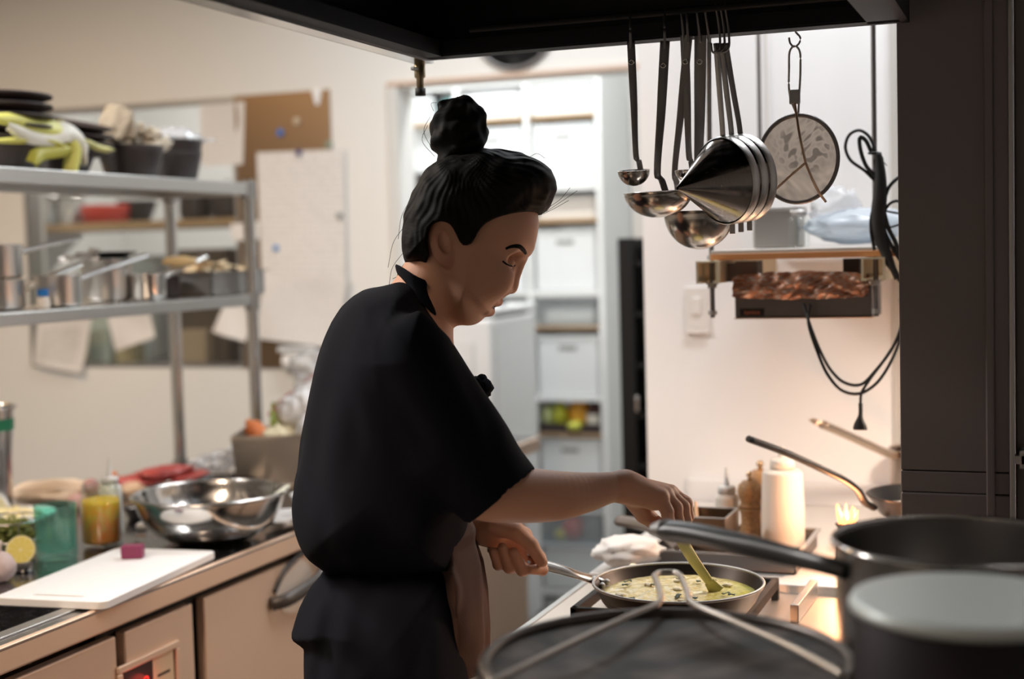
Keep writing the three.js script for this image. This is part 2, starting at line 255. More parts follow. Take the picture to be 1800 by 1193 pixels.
{
  const t = T('storage_box', 'white plastic storage box, topmost in the right column of the store room shelving', 'storage box', [colX(2), 1.711, -5.69], 0, 'white storage boxes in the shelving');
  M('box_body', join(box(0.262, 0.25, 0.36, 0, 0.125, 0, 0.012), box(0.27, 0.018, 0.368, 0, 0.241, 0, 0.006)), X.whitePlastic, t);
  M('handle_slot', box(0.075, 0.018, 0.004, 0, 0.2, 0.181, 0.0018), paint([0.30, 0.30, 0.29], 0.7), t, 'grey recessed handle');
  const g = 'white storage boxes in the shelving';
  const b2 = dup(t, [colX(2), 1.281, -5.69], 'white plastic storage box level with the cook\'s face, right of her nose', 0, g);
  dup(t, [colX(2), 0.846, -5.69], 'white plastic storage box right of the small white refrigerator, above the colourful packets', 0, g);
  dup(t, [colX(2), 0.421, -5.69], 'white plastic storage box just above the raised forearm, below the colourful packets', 0, g);
  const b3 = dup(t, [colX(1), 1.711, -5.69], 'white plastic storage box with blue tape, right behind the hair bun', 0, g);
  for (const [x, y] of [[-0.012, 0.11], [0.045, 0.1]]) M('tape_label', box(0.045, 0.028, 0.003, x + 0.03, y, 0.181), paint([0.05, 0.3, 0.5], 0.6), b3, 'blue tape');
  dup(t, [colX(1), 1.281, -5.69], 'white plastic storage box behind the cook\'s forehead and nose', 0, g);
  dup(t, [colX(0), 1.788, -5.69], 'white plastic storage box left of the hair bun', 0, g, 0.8);
  // flat boxes and lidded containers on the insert shelves
  const lid = (pos, label, w, h, d) => { const q = T('lidded_container', label, 'container', pos); M('container_body', box(w, h * 0.72, d, 0, h * 0.36, 0, 0.01), X.milky2 ?? X.whitePlastic, q); M('lid', join(box(w + 0.012, h * 0.16, d + 0.012, 0, h * 0.8, 0, 0.005), box(w - 0.03, h * 0.12, d - 0.03, 0, h * 0.93, 0, 0.005)), X.whitePlastic, q); return q; };
  lid([colX(2), INS[4] + 0.001, -5.68], 'flat white lidded container at the top right of the shelving, under the door head', 0.26, 0.13, 0.34);
  lid([colX(1), INS[4] + 0.001, -5.68], 'flat white lidded container on the top middle shelf, right of the hair bun', 0.25, 0.12, 0.34);
  lid([colX(0) - 0.045, INS[4] + 0.001, -5.68], 'flat white lidded container at the top left of the shelving, above the left box', 0.175, 0.12, 0.34);
  const dk = T('dark_box', 'small dark box on the shelving just left of the hair bun', 'box', [colX(0) + 0.01, 1.711, -5.67]);
  M('box_body', box(0.2, 0.075, 0.3, 0, 0.0375, 0, 0.006), X.ceramicDark, dk);
  const jr = T('glass_jar', 'blue-green glass jar behind the top of the hair bun', 'jar', [colX(1) - 0.19, INS[4] + 0.001, -5.6]);
  const teal = phy({ color: C(0.12, 0.42, 0.46), roughness: 0.05, transmission: 0.6, thickness: 0, ior: 1.5 });
  M('jar_body', lathe([[0, 0], [0.052, 0], [0.056, 0.01], [0.056, 0.075], [0.04, 0.09], [0.04, 0.098], [0.036, 0.098], [0.036, 0.088], [0.052, 0.072], [0.052, 0.012], [0, 0.006]]), teal, jr);
  M('lid', lathe([[0, 0.1], [0.043, 0.1], [0.043, 0.116], [0, 0.12]]), X.steelSmooth, jr);
  jr.position.x = SX[1] + 0.02; jr.position.x = colX(0) + 0.11; jr.position.z = -5.5 + 0.0; jr.position.z = -5.56;
  // folded white cloths
  for (let k = 0; k < 3; k++) TM('folded_cloth', ['white folded cloth, lowest of the stack right of the pompadour of hair', 'white folded cloth, middle of the stack right of the pompadour of hair', 'white folded cloth, topmost of the stack right of the pompadour of hair'][k], 'cloth', box(0.255 - k * 0.01, 0.03, 0.3, 0, 0.015, 0, 0.014), X.clothWhite, [colX(2) + 0.004 * k, INS[3] + 0.001 + k * 0.031, -5.68], 0.01 * k, 'folded cloths on the shelving');
  TM('folded_cloth', 'white folded cloth on the middle insert shelf behind the hair', 'cloth', box(0.25, 0.06, 0.3, 0, 0.03, 0, 0.02), X.clothWhite, [colX(1), INS[3] + 0.001, -5.68]);
  // clear containers
  const clear = phy({ color: C(0.93, 0.95, 0.96), roughness: 0.08, transmission: 0.88, thickness: 0, ior: 1.45, side: THREE.DoubleSide });
  const tub = (pos, label, w, h, d, content) => { const q = T('clear_tub', label, 'tub', pos); M('tub_body', join(box(w, 0.006, d, 0, 0.003, 0), box(w, h, 0.004, 0, h / 2, d / 2), box(w, h, 0.004, 0, h / 2, -d / 2), box(0.004, h, d, w / 2, h / 2, 0), box(0.004, h, d, -w / 2, h / 2, 0)), clear, q); M('rim', join(box(w + 0.02, 0.008, 0.014, 0, h, d / 2), box(w + 0.02, 0.008, 0.014, 0, h, -d / 2), box(0.014, 0.008, d, w / 2, h, 0), box(0.014, 0.008, d, -w / 2, h, 0)), X.whitePlastic, q); return q; };
  tub([colX(2), INS[2] + 0.001, -5.68], 'clear plastic tub right of the lips, above a white storage box', 0.25, 0.12, 0.34);
  TM('folded_cloth', 'pale folded cloth inside the clear tub right of the lips', 'cloth', box(0.22, 0.06, 0.28, 0, 0.03, 0, 0.02), X.clothWhite, [colX(2), INS[2] + 0.009, -5.68]);
  tub([colX(2), 0.231, -5.66], 'clear plastic tub holding a red bag, just below the raised forearm', 0.26, 0.14, 0.34);
  TM('red_bag', 'red packet inside the clear tub below the raised forearm', 'packet', blob(0.045, 0.05, 0.06, 0.12, 2, 4, 3), paint([0.55, 0.06, 0.05], 0.4), [colX(2) - 0.01, 0.29, -5.56]);
  TM('lemon', 'yellow lemon beside the red packet in the clear tub', 'lemon', blob(0.026, 0.022, 0.022, 0.03, 3, 9, 3), paint([0.75, 0.65, 0.1], 0.5), [colX(2) - 0.06, 0.262, -5.535]);
  const dr = T('drawer_bin', 'translucent white bin at the very bottom of the shelving, between handle hand and cloth', 'bin', [colX(2), 0.031, -5.68]);
  M('bin_body', box(0.265, 0.19, 0.36, 0, 0.095, 0, 0.02), paint([0.72, 0.73, 0.72], 0.4), dr);
  M('rim', box(0.275, 0.016, 0.37, 0, 0.188, 0, 0.006), X.whitePlastic, dr);
  // produce tray
  const tr = T('shallow_tray', 'shallow black tray of colourful packets right of the small refrigerator', 'tray', [colX(2), INS[1] + 0.001, -5.67]);
  M('tray_body', join(box(0.26, 0.006, 0.32, 0, 0.003, 0), box(0.26, 0.04, 0.006, 0, 0.02, 0.16), box(0.26, 0.04, 0.006, 0, 0.02, -0.16), box(0.006, 0.04, 0.32, 0.13, 0.02, 0), box(0.006, 0.04, 0.32, -0.13, 0.02, 0)), X.ceramicDark, tr);
  const pk = (x, w, h, c, label, dz = 0) => TM('packet', label, 'packet', blob(w / 2, h / 2, 0.05, 0.06, 2.2, x * 50, 3).translate(0, h / 2, 0), paint(c, 0.35), [colX(2) + x, INS[1] + 0.008, -5.565 + dz]);
  pk(-0.105, 0.05, 0.11, [0.60, 0.66, 0.30], 'pale green packet at the left end of the black tray');
  pk(-0.055, 0.06, 0.12, [0.52, 0.54, 0.05], 'olive green packet second from the left in the black tray');
  pk(0.022, 0.11, 0.13, [0.85, 0.42, 0.05], 'orange packet in the middle of the black tray', -0.03);
  pk(0.022, 0.07, 0.045, [0.55, 0.55, 0.08], 'small yellow packet in front of the orange packet', 0.035);
  const dj = T('dark_jar', 'dark jar with a white label at the right end of the black tray', 'jar', [colX(2) + 0.095, INS[1] + 0.008, -5.56]);
  M('jar_body', lathe([[0, 0], [0.032, 0], [0.034, 0.006], [0.034, 0.085], [0.026, 0.1], [0.026, 0.12], [0, 0.122]]), paint([0.06, 0.02, 0.02], 0.25), dj);
  M('paper_label', new THREE.CylinderGeometry(0.0346, 0.0346, 0.05, 24, 1, true, -1.1, 1.9).translate(0, 0.045, 0), paint([0.8, 0.76, 0.66], 0.7, { side: THREE.DoubleSide }), dj);
}
{ // small white refrigerator in the doorway
  const t = T('refrigerator', 'white waist-high refrigerator standing in the doorway behind the cook\'s chest', 'refrigerator', [-2.015, 0, -4.87]);
  M('cabinet', join(box(0.33, 1.16, 0.42, 0, 0.63, -0.03, 0.012), box(0.33, 0.03, 0.44, 0, 1.235, -0.03, 0.01), box(0.3, 0.05, 0.38, 0, 0.025, -0.03)), X.fridge, t);
  M('door', box(0.326, 1.14, 0.045, 0, 0.64, 0.207, 0.012), X.fridge, t);
  M('handle', box(0.02, 0.22, 0.02, -0.13, 0.95, 0.238, 0.008), X.steelDull, t);
  const line = (u, v) => (v > 0.12 && v < 0.9 && Math.sin(v * 70) > 0.55 && u > 0.1 && u < 0.9 - 0.3 * Math.abs(Math.sin(v * 9))) ? 0.62 : 0.93;
  TM('notice_sheet', 'white printed sheet on the front of the white refrigerator', 'paper', slab(6, 6, (u, v) => V(0.16 * (u - 0.5), 0.3 * v, 0.003 + 0.004 * u * u), 0.0008), paint([0.9, 0.9, 0.9], 0.8, { map: tex(128, line, true) }), [-2.0, 0.83, -4.6405]);
  const q = T('utensil', 'black object lying on the white refrigerator beside the cook\'s lips', 'utensil', [-1.97, 1.251, -4.86]);
  M('grip', sweep([V(-0.07, 0.012, 0), V(0, 0.016, 0.01), V(0.08, 0.012, 0)], (t2) => [0.012, 0.009], 16, 10), X.rubber, q);
  M('knob', blob(0.022, 0.014, 0.02, 0.1, 2, 1, 2).translate(0.08, 0.014, 0), X.rubber, q);
}
{ // tall black tray rack right of the doorway
  const p = at(1117, 640, 4.45);
  const t = T('tray_rack', 'tall narrow black rack at the right edge of the doorway', 'rack', [p.x + 0.2, 0, p.z - 0.1]);
  for (const [x, z] of [[-0.22, 0.1], [0.22, 0.1], [-0.22, -0.1], [0.22, -0.1]]) M('post', box(0.05, 1.48, 0.04, x, 0.74, z, 0.004), X.iron, t);
  for (let k = 0; k < 9; k++) M('rail', join(box(0.44, 0.012, 0.02, 0, 0.12 + k * 0.16, 0.1), box(0.44, 0.012, 0.02, 0, 0.12 + k * 0.16, -0.1), box(0.02, 0.012, 0.2, -0.2, 0.12 + k * 0.16, 0), box(0.02, 0.012, 0.2, 0.2, 0.12 + k * 0.16, 0)), X.iron, t);
  for (let k = 0; k < 3; k++) { const y = [0.94, 0.62, 0.3][k]; M('clip', box(0.012, 0.05, 0.012, -0.19, y + 0.02, 0.124, 0.003), X.steelSmooth, t, 'bright metal clip'); }
  M('side_panel', boxAB([-0.235, 0.03, -0.1], [-0.228, 1.46, 0.1]), X.iron, t);
  M('back_panel', boxAB([-0.2, 0.03, -0.122], [0.2, 1.46, -0.115]), X.iron, t);
}
// ------------------------------------------------------------------ behind the hatch
{
  const t = T('pantry_shelf', 'steel shelf with a wooden lip seen through the hatch glass', 'shelf', [-3.5, 1.61, -5.15]);
  M('shelf_board', box(1.45, 0.03, 0.34, 0, -0.015, 0, 0.004), X.steelDull, t);
  M('lip', box(1.45, 0.034, 0.012, 0, -0.012, 0.177, 0.003), X.woodPale, t);
  for (const x of [-0.6, 0.6]) M('bracket', ext(poly([[0, 0], [0.3, 0], [0, -0.22]]), 0.02).rotateY(Math.PI / 2).translate(x, -0.03, 0.15), X.steelDull, t);
  const zf = -5.1, hs = (px, py) => onZ(px, py, zf);
  const tubR = T('red_tub', 'red plastic tub on the shelf seen through the hatch glass', 'tub', [hs(186, 380).x, 1.611, zf]);
  M('tub_body', lathe([[0, 0.004], [0.088, 0.004], [0.098, 0.075], [0.104, 0.08], [0.104, 0.072], [0.094, 0.0], [0, 0]], 32), paint([0.6, 0.06, 0.04], 0.45), tubR);
  TM('dark_bowl', 'dark bowl behind the red tub on the shelf beyond the hatch', 'bowl', lathe([[0, 0], [0.05, 0], [0.09, 0.1], [0.085, 0.1], [0.045, 0.008], [0, 0.008]]), X.bowlBlack, [hs(212, 380).x, 1.611, zf - 0.12]);
  for (let k = 0; k < 2; k++) { const q = T('steel_canister', ['grey steel canister left of the red tub beyond the hatch', 'grey steel canister at the far left of the shelf beyond the hatch'][k], 'canister', [hs([120, 82][k], 380).x, 1.611, zf - 0.02]); M('can_body', lathe([[0, 0], [0.058, 0], [0.06, 0.004], [0.06, 0.12], [0, 0.122]]), X.steelDull, q); M('lid', lathe([[0, 0.122], [0.062, 0.122], [0.062, 0.134], [0, 0.138]]), X.steel, q); }
  for (let k = 0; k < 2; k++) { const q = T('dark_pot', ['dark brown pot between the two shelf posts, seen through the hatch', 'dark brown pot next to the right shelf post, seen through the hatch'][k], 'pot', [hs([345, 402][k], 380).x, 1.611, zf]); M('pot_body', lathe([[0, 0], [0.06, 0], [0.07, 0.03], [0.068, 0.12], [0.06, 0.125], [0, 0.125]]), X.ceramicDark, q); M('lid', lathe([[0, 0.127], [0.062, 0.127], [0.05, 0.14], [0.012, 0.147], [0.012, 0.16], [0, 0.162]]), X.ceramicDark, q); }
  const st = (n, label, cat, px, w, h, d, mat, y = 1.031, z = -4.97) => TM(n, label, cat, box(w, h, d, 0, h / 2, 0, 0.008), mat, [onZ(px, 500, z).x, y, z]);
  const ct = T('pantry_counter', 'low pale counter beyond the hatch glass', 'counter', [-3.5, 0, -5.1]);
  M('counter_top', box(1.45, 0.03, 0.5, 0, 1.015, 0, 0.004), X.steelDull, ct); M('counter_body', box(1.43, 0.99, 0.46, 0, 0.5, 0), X.fridge, ct);
  st('carton', 'white carton standing beyond the hatch above the saucepans', 'carton', 208, 0.26, 0.42, 0.2, paint([0.55, 0.57, 0.54], 0.7));
  st('carton', 'narrow grey carton right of the white carton beyond the hatch', 'carton', 268, 0.1, 0.44, 0.16, paint([0.36, 0.37, 0.36], 0.7), 1.031, -5.22);
  st('carton', 'dark brown carton behind the gap between the shelf posts', 'carton', 372, 0.26, 0.46, 0.2, paint([0.075, 0.05, 0.035], 0.8));
  st('carton', 'tan carton low in the hatch between the shelf posts', 'carton', 345, 0.12, 0.14, 0.08, paint([0.30, 0.22, 0.15], 0.8), 1.031, -4.83);
  st('carton', 'pale grey-green carton low in the hatch right of the printed sheet', 'carton', 178, 0.1, 0.26, 0.08, paint([0.42, 0.46, 0.42], 0.7), 1.031, -4.83);
  st('carton', 'small ochre carton low in the hatch below the tilted sheet', 'carton', 224, 0.1, 0.09, 0.07, paint([0.34, 0.28, 0.16], 0.7), 1.031, -4.82);
}
{ // metal notice board right of the hatch
  const t = T('notice_board', 'brown metal notice board on the back wall right of the hatch', 'notice board', [-2.675, 1.545, ZB]);
  M('board_sheet', box(0.405, 1.03, 0.006, 0, 0, 0.004, 0.002), metal([0.30, 0.205, 0.13], 0.38, { bump: rep(brushedT, 1, 1), bs: 0.00008 }), t);
  const px = (a, b) => onZ(a, b, ZB + 0.012);
  const mag = (a, b, c, label) => TM('magnet', label, 'magnet', lathe([[0, 0.008], [0.012, 0.008], [0.014, 0.005], [0.014, 0], [0, 0]], 20).rotateX(Math.PI / 2), paint(c, 0.4), px(a, b).setZ(ZB + 0.0075));
  mag(492, 233, [0.03, 0.17, 0.55], 'blue round magnet alone on the brown notice board');
  mag(521, 213, [0.55, 0.45, 0.33], 'beige round magnet near the top of the brown notice board');
  mag(577, 254, [0.25, 0.30, 0.22], 'grey-green magnet above the top right corner of the grid sheets');
  const sheet = (label, q, map, z, curl = 0.012, n = 'paper_sheet') => { const P = q.map(([a, b]) => onZ(a, b, z)); return TM(n, label, 'paper', slab(14, 14, (u, v) => { const a = P[3].clone().lerp(P[2], u), b = P[0].clone().lerp(P[1], u), p = a.lerp(b, v); p.z += curl * ((1 - v) ** 2) * (0.6 + 0.8 * u) + curl * 0.25 * Math.sin(u * 5 + v * 3); return p; }, 0.0008), paint([0.84, 0.80, 0.77], 0.85, { map }), [0, 0, 0]); };
  const gridT = tex(256, (u, v, i, j) => (i % 18 < 1 || j % 12 < 1 ? 0.80 : (i % 18 > 4 && i % 18 < 12 && j % 12 > 4 && j % 12 < 8 && noise(i / 18 | 0, j / 12 | 0, 3) > 0 ? 0.84 : 0.97)), true);
  const textT = tex(256, (u, v, i, j) => (v > 0.12 && v < 0.8 && j % 11 < 3 && u > 0.1 && u < 0.82 && noise(i * 0.11, (j / 11 | 0) * 7, 2) > -0.35 ? 0.62 : 0.95), true);
  const faintT = tex(128, (u, v, i, j) => (j % 9 < 1 && u > 0.15 && u < 0.85 ? 0.84 : 0.95), true);
  sheet('large white grid sheet hanging on the brown notice board, upper of two', [[451, 268], [605, 262], [609, 490], [461, 489]], gridT, ZB + 0.012, 0.006);
  sheet('large white grid sheet on the brown notice board, lower of two', [[463, 484], [611, 488], [597, 612], [453, 594]], gridT, ZB + 0.026, 0.02);
  for (const [a, b, c, label] of [[525, 268, [0.05, 0.06, 0.2], 'dark magnet at the top edge of the upper grid sheet'], [485, 436, [0.05, 0.25, 0.6], 'blue magnet in the middle of the upper grid sheet'], [597, 379, [0.25, 0.28, 0.27], 'grey magnet at the right edge of the upper grid sheet']]) TM('magnet', label, 'magnet', lathe([[0, 0.006], [0.01, 0.006], [0.012, 0.004], [0.012, 0], [0, 0]], 20).rotateX(Math.PI / 2), paint(c, 0.4), onZ(a, b, ZB + 0.018).setZ(ZB + 0.017));
  sheet('plain white sheet high on the hatch above the right shelf post', [[352, 184], [430, 178], [428, 289], [356, 291]], faintT, ZB + 0.006, 0.004);
  sheet('white sheet with a block of print at the lower left of the hatch', [[66, 563], [163, 553], [149, 656], [62, 640]], textT, ZB + 0.01, 0.02);
  sheet('tilted blank white sheet below the lower shelf at the hatch', [[188, 553], [262, 545], [277, 592], [206, 617]], faintT, ZB + 0.01, 0.015);
  sheet('curled white sheet left of the right shelf post, below the lower shelf', [[398, 528], [452, 500], [440, 600], [378, 582]], faintT, ZB + 0.014, 0.03);
  sheet('small white card left of the grid sheets near the right shelf post', [[405, 394], [455, 388], [456, 420], [410, 424]], faintT, ZB + 0.02, 0.003);
  const wt = onZ(557, 170, ZB + 0.012);
  TM('paper_scrap', 'torn white scrap at the top edge of the brown notice board', 'paper', slab(6, 8, (u, v) => V((u - 0.5) * 0.05 * (0.25 + 0.75 * v), (v - 0.5) * 0.06, 0.006 * Math.sin(u * 6)), 0.0008), X.paper, wt);
  const h = T('label_holder', 'white label dispenser at the foot of the brown notice board', 'dispenser', onZ(527, 630, ZB + 0.03).setZ(ZB + 0.03));
  M('tray', box(0.16, 0.02, 0.05, 0, 0.035, 0, 0.004), X.whitePlastic, h); M('roll', cyl(0.03, 0.03, 0.12, 0, 0, 0, 28).rotateZ(Math.PI / 2).translate(0, -0.012, 0), X.paper, h); M('bracket', box(0.15, 0.1, 0.008, 0, 0, -0.02, 0.002), X.steelDull, h);
}
// ------------------------------------------------------------------ the steel island on the left
const WT = 0.85;
{
  const z0 = -0.95, z1 = -4.25, x0 = -2.43, x1 = -1.535;
  const t = T('worktop', 'long dark stainless steel worktop with a sink along the left of the kitchen', 'worktop', [-2.05, WT, -2.6]);
  const o = (g) => g.translate(2.05, -WT, 2.6);
  const sink = rect(-2.08, 1.35, -1.60, 2.0);
  M('top_sheet', o(ext(poly(rect(x0, -z0, x1, -z1), [sink]), 0.004).rotateX(-Math.PI / 2).translate(0, WT - 0.004, 0)), X.steelTop, t);
  M('front_edge', o(join(boxAB([x1 - 0.016, WT - 0.042, z1], [x1, WT + 0.0015, z0], 0.005), boxAB([x0, WT - 0.042, z1], [x1 - 0.016, WT - 0.006, z1 + 0.02]), boxAB([x0, WT - 0.042, z0 - 0.02], [x1 - 0.016, WT - 0.006, z0]), boxAB([x0, WT - 0.042, z1 + 0.02], [x0 + 0.02, WT - 0.006, z0 - 0.02]))), X.front, t);
  M('sink_basin', o(join(boxAB([-2.085, 0.66, -2.005], [-1.595, 0.664, -1.345]), boxAB([-2.085, 0.664, -2.005], [-2.08, WT - 0.004, -1.345]), boxAB([-1.6, 0.664, -2.005], [-1.595, WT - 0.004, -1.345]), boxAB([-2.08, 0.664, -2.005], [-1.6, WT - 0.004, -2.0]), boxAB([-2.08, 0.664, -1.35], [-1.6, WT - 0.004, -1.345]), cyl(0.04, 0.04, 0.006, -1.84, 0.667, -1.7))), X.steelTop, t);
  M('sink_rim', o(join(boxAB([-1.602, WT, -2.02], [-1.575, WT + 0.003, -1.33], 0.001), boxAB([-2.1, WT, -2.02], [-1.602, WT + 0.003, -1.998], 0.001), boxAB([-2.1, WT, -1.998], [-2.078, WT + 0.003, -1.33], 0.001))), X.steel, t);
  // under-counter refrigerated cabinet
  const f = T('undercounter_cabinet', 'steel under-counter cabinet with flush doors below the worktop', 'cabinet', [-2.05, 0, -2.6]);
  const q = (g) => g.translate(2.05, 0, 2.6), xf = -1.552;
  M('carcass', q(join(boxAB([-2.38, 0.1, -4.2], [-1.578, 0.66, -1.0]), boxAB([-2.38, 0.66, -4.2], [-1.578, 0.806, -2.03]), boxAB([-2.38, 0.66, -1.32], [-1.578, 0.806, -1.0]), boxAB([-2.33, 0.0, -4.1], [-1.66, 0.1, -1.1]))), paint([0.012, 0.011, 0.011], 0.7), f);
  const panel = (za, zb, name, label) => M(name, q(boxAB([xf - 0.022, 0.12, zb], [xf, 0.787, za], 0.004)), X.front, f, label);
  panel(-1.02, -2.055, 'front_panel');
  // door with the oval handle
  const d = panel(-2.335, -3.2, 'door'); panel(-3.215, -4.15, 'door');
  const hc = onX(515, 1020, xf), hz = hc.z, hy = hc.y;
  const hp = (dz, dy, dx) => V(xf + dx + 2.05, hy + dy, hz + dz + 2.6);
  M('handle_recess', new THREE.CylinderGeometry(1, 1, 0.003, 40).rotateZ(Math.PI / 2).scale(1, 0.058, 0.078).translate(xf + 2.05 + 0.0015, hy - 0.012, hz + 2.6), paint([0.78, 0.66, 0.56], 0.45), d, 'pale oval handle recess');
  M('handle', join(sweep([hp(0.10, -0.028, 0.004), hp(0.085, -0.022, 0.03), hp(0.03, -0.012, 0.042), hp(-0.05, 0.0, 0.042), hp(-0.1, 0.022, 0.036), hp(-0.118, 0.04, 0.02), hp(-0.115, 0.055, 0.004)], () => [0.015, 0.013], 40, 14, V(1, 0, 0)), sweep([hp(0.085, -0.005, 0.003), hp(0.05, 0.03, 0.008), hp(-0.02, 0.055, 0.01), hp(-0.08, 0.062, 0.008), hp(-0.11, 0.055, 0.003)], () => [0.006, 0.005], 30, 8, V(1, 0, 0))), std({ color: C(0.09, 0.08, 0.075), metalness: 0.5, roughness: 0.4 }), d, 'dark oval pull handle');
  // control unit
  const c = panel(-2.08, -2.295, 'control_panel');
  const w0 = onX(213, 1150, xf), w1 = onX(300, 1110, xf); // display window ends
  const zc = (w0.z + w1.z) / 2, zw = Math.abs(w1.z - w0.z) + 0.012, yb = 0.635, yt = 0.718;
  const cq = (a, b, r) => q(boxAB(a, b, r));
  M('display_bezel', join(cq([xf, yt, zc - zw / 2 - 0.012], [xf + 0.008, yt + 0.014, zc + zw / 2 + 0.012], 0.003), cq([xf, yb - 0.016, zc - zw / 2 - 0.012], [xf + 0.012, yb, zc + zw / 2 + 0.012], 0.003), cq([xf, yb, zc + zw / 2], [xf + 0.008, yt, zc + zw / 2 + 0.012], 0.003), cq([xf, yb, zc - zw / 2 - 0.012], [xf + 0.008, yt, zc - zw / 2], 0.003)), X.front, c);
  M('display_window', cq([xf, yb, zc - zw / 2], [xf + 0.002, yt, zc + zw / 2]), paint([0.03, 0.01, 0.01], 0.25), c);
  const lab = document.createElement('canvas'); lab.width = 128; lab.height = 160; const g = lab.getContext('2d'); g.fillStyle = '#e8cfae'; g.fillRect(0, 0, 128, 160); g.fillStyle = '#3a2c22'; g.fillRect(26, 66, 78, 10); g.fillStyle = '#8a7460'; g.fillRect(26, 100, 50, 4);
  const lt = new THREE.CanvasTexture(lab); lt.colorSpace = THREE.SRGBColorSpace;
  const lg = new THREE.PlaneGeometry(zw * 0.40, yt - yb).rotateY(Math.PI / 2); lg.translate(xf + 0.003 + 2.05, (yt + yb) / 2, zc - zw * 0.27 + 2.6);
  M('paper_label', lg, paint([0.9, 0.86, 0.8], 0.7, { map: lt, side: THREE.DoubleSide }), c, 'cream printed label');
  const red = std({ color: C(0.5, 0.02, 0.02), emissive: C(1, 0.06, 0.04), emissiveIntensity: 0.7 });
  const seg = []; const dz = zc + zw * 0.06, dy = 0.678, sw = 0.0026;
  for (const yy of [-0.012, 0, 0.012]) seg.push(cq([xf + 0.0015, dy + yy - sw / 2, dz - 0.005], [xf + 0.003, dy + yy + sw / 2, dz + 0.005]));
  for (const yy of [-0.006, 0.006]) for (const zz of [-0.006, 0.006]) seg.push(cq([xf + 0.0015, dy + yy - 0.005, dz + zz - sw / 2], [xf + 0.003, dy + yy + 0.005, dz + zz + sw / 2]));
  M('lit_digit', join(seg), red, c, 'glowing red digit');
  const pl = new THREE.PointLight(C(1, 0.08, 0.05), 0.004); pl.position.set(xf + 2.05 + 0.012, dy, dz + 2.6); pl.castShadow = true; c.add(pl);
}
// ------------------------------------------------------------------ two-tier shelf on the island
const SH1 = 1.655, SH0 = 1.348, SXF = -2.05, SXB = -2.34, SZE = -3.40;
{
  const t = T('shelf_unit', 'two-tier stainless steel shelf standing on the left worktop', 'shelf', [-2.2, WT, -2.4]);
  const o = (g) => g.translate(2.2, -WT, 2.4);
  for (const [y, th] of [[SH1, 0.034], [SH0, 0.029]]) M('shelf_tier', o(join(boxAB([SXB + 0.02, y - 0.006, SZE + 0.025], [SXF - 0.012, y, -1.2]), boxAB([SXF - 0.012, y - th, SZE + 0.025], [SXF, y, -1.2], 0.003), boxAB([SXB + 0.008, y - th, SZE + 0.025], [SXB + 0.02, y, -1.2], 0.003), boxAB([SXB + 0.02, y - th, SZE + 0.013], [SXF - 0.012, y, SZE + 0.025], 0.002))), X.steel, t);
  for (const [x, z] of [[SXF - 0.015, SZE], [SXB + 0.02, SZE], [SXF - 0.015, -1.25], [SXB + 0.02, -1.25]]) {
    const p = M('post', o(join(cyl(0.0165, 0.0165, SH1 - WT + 0.01, x, (SH1 + WT) / 2 + 0.005, z), cyl(0.022, 0.022, 0.03, x, WT + 0.016, z))), X.steelSmooth, t);
    for (const yy of [SH1 - 0.02, SH0 - 0.018]) M('collar', o(cyl(0.021, 0.021, 0.05, x, yy, z)), X.steelDull, p);
  }
}
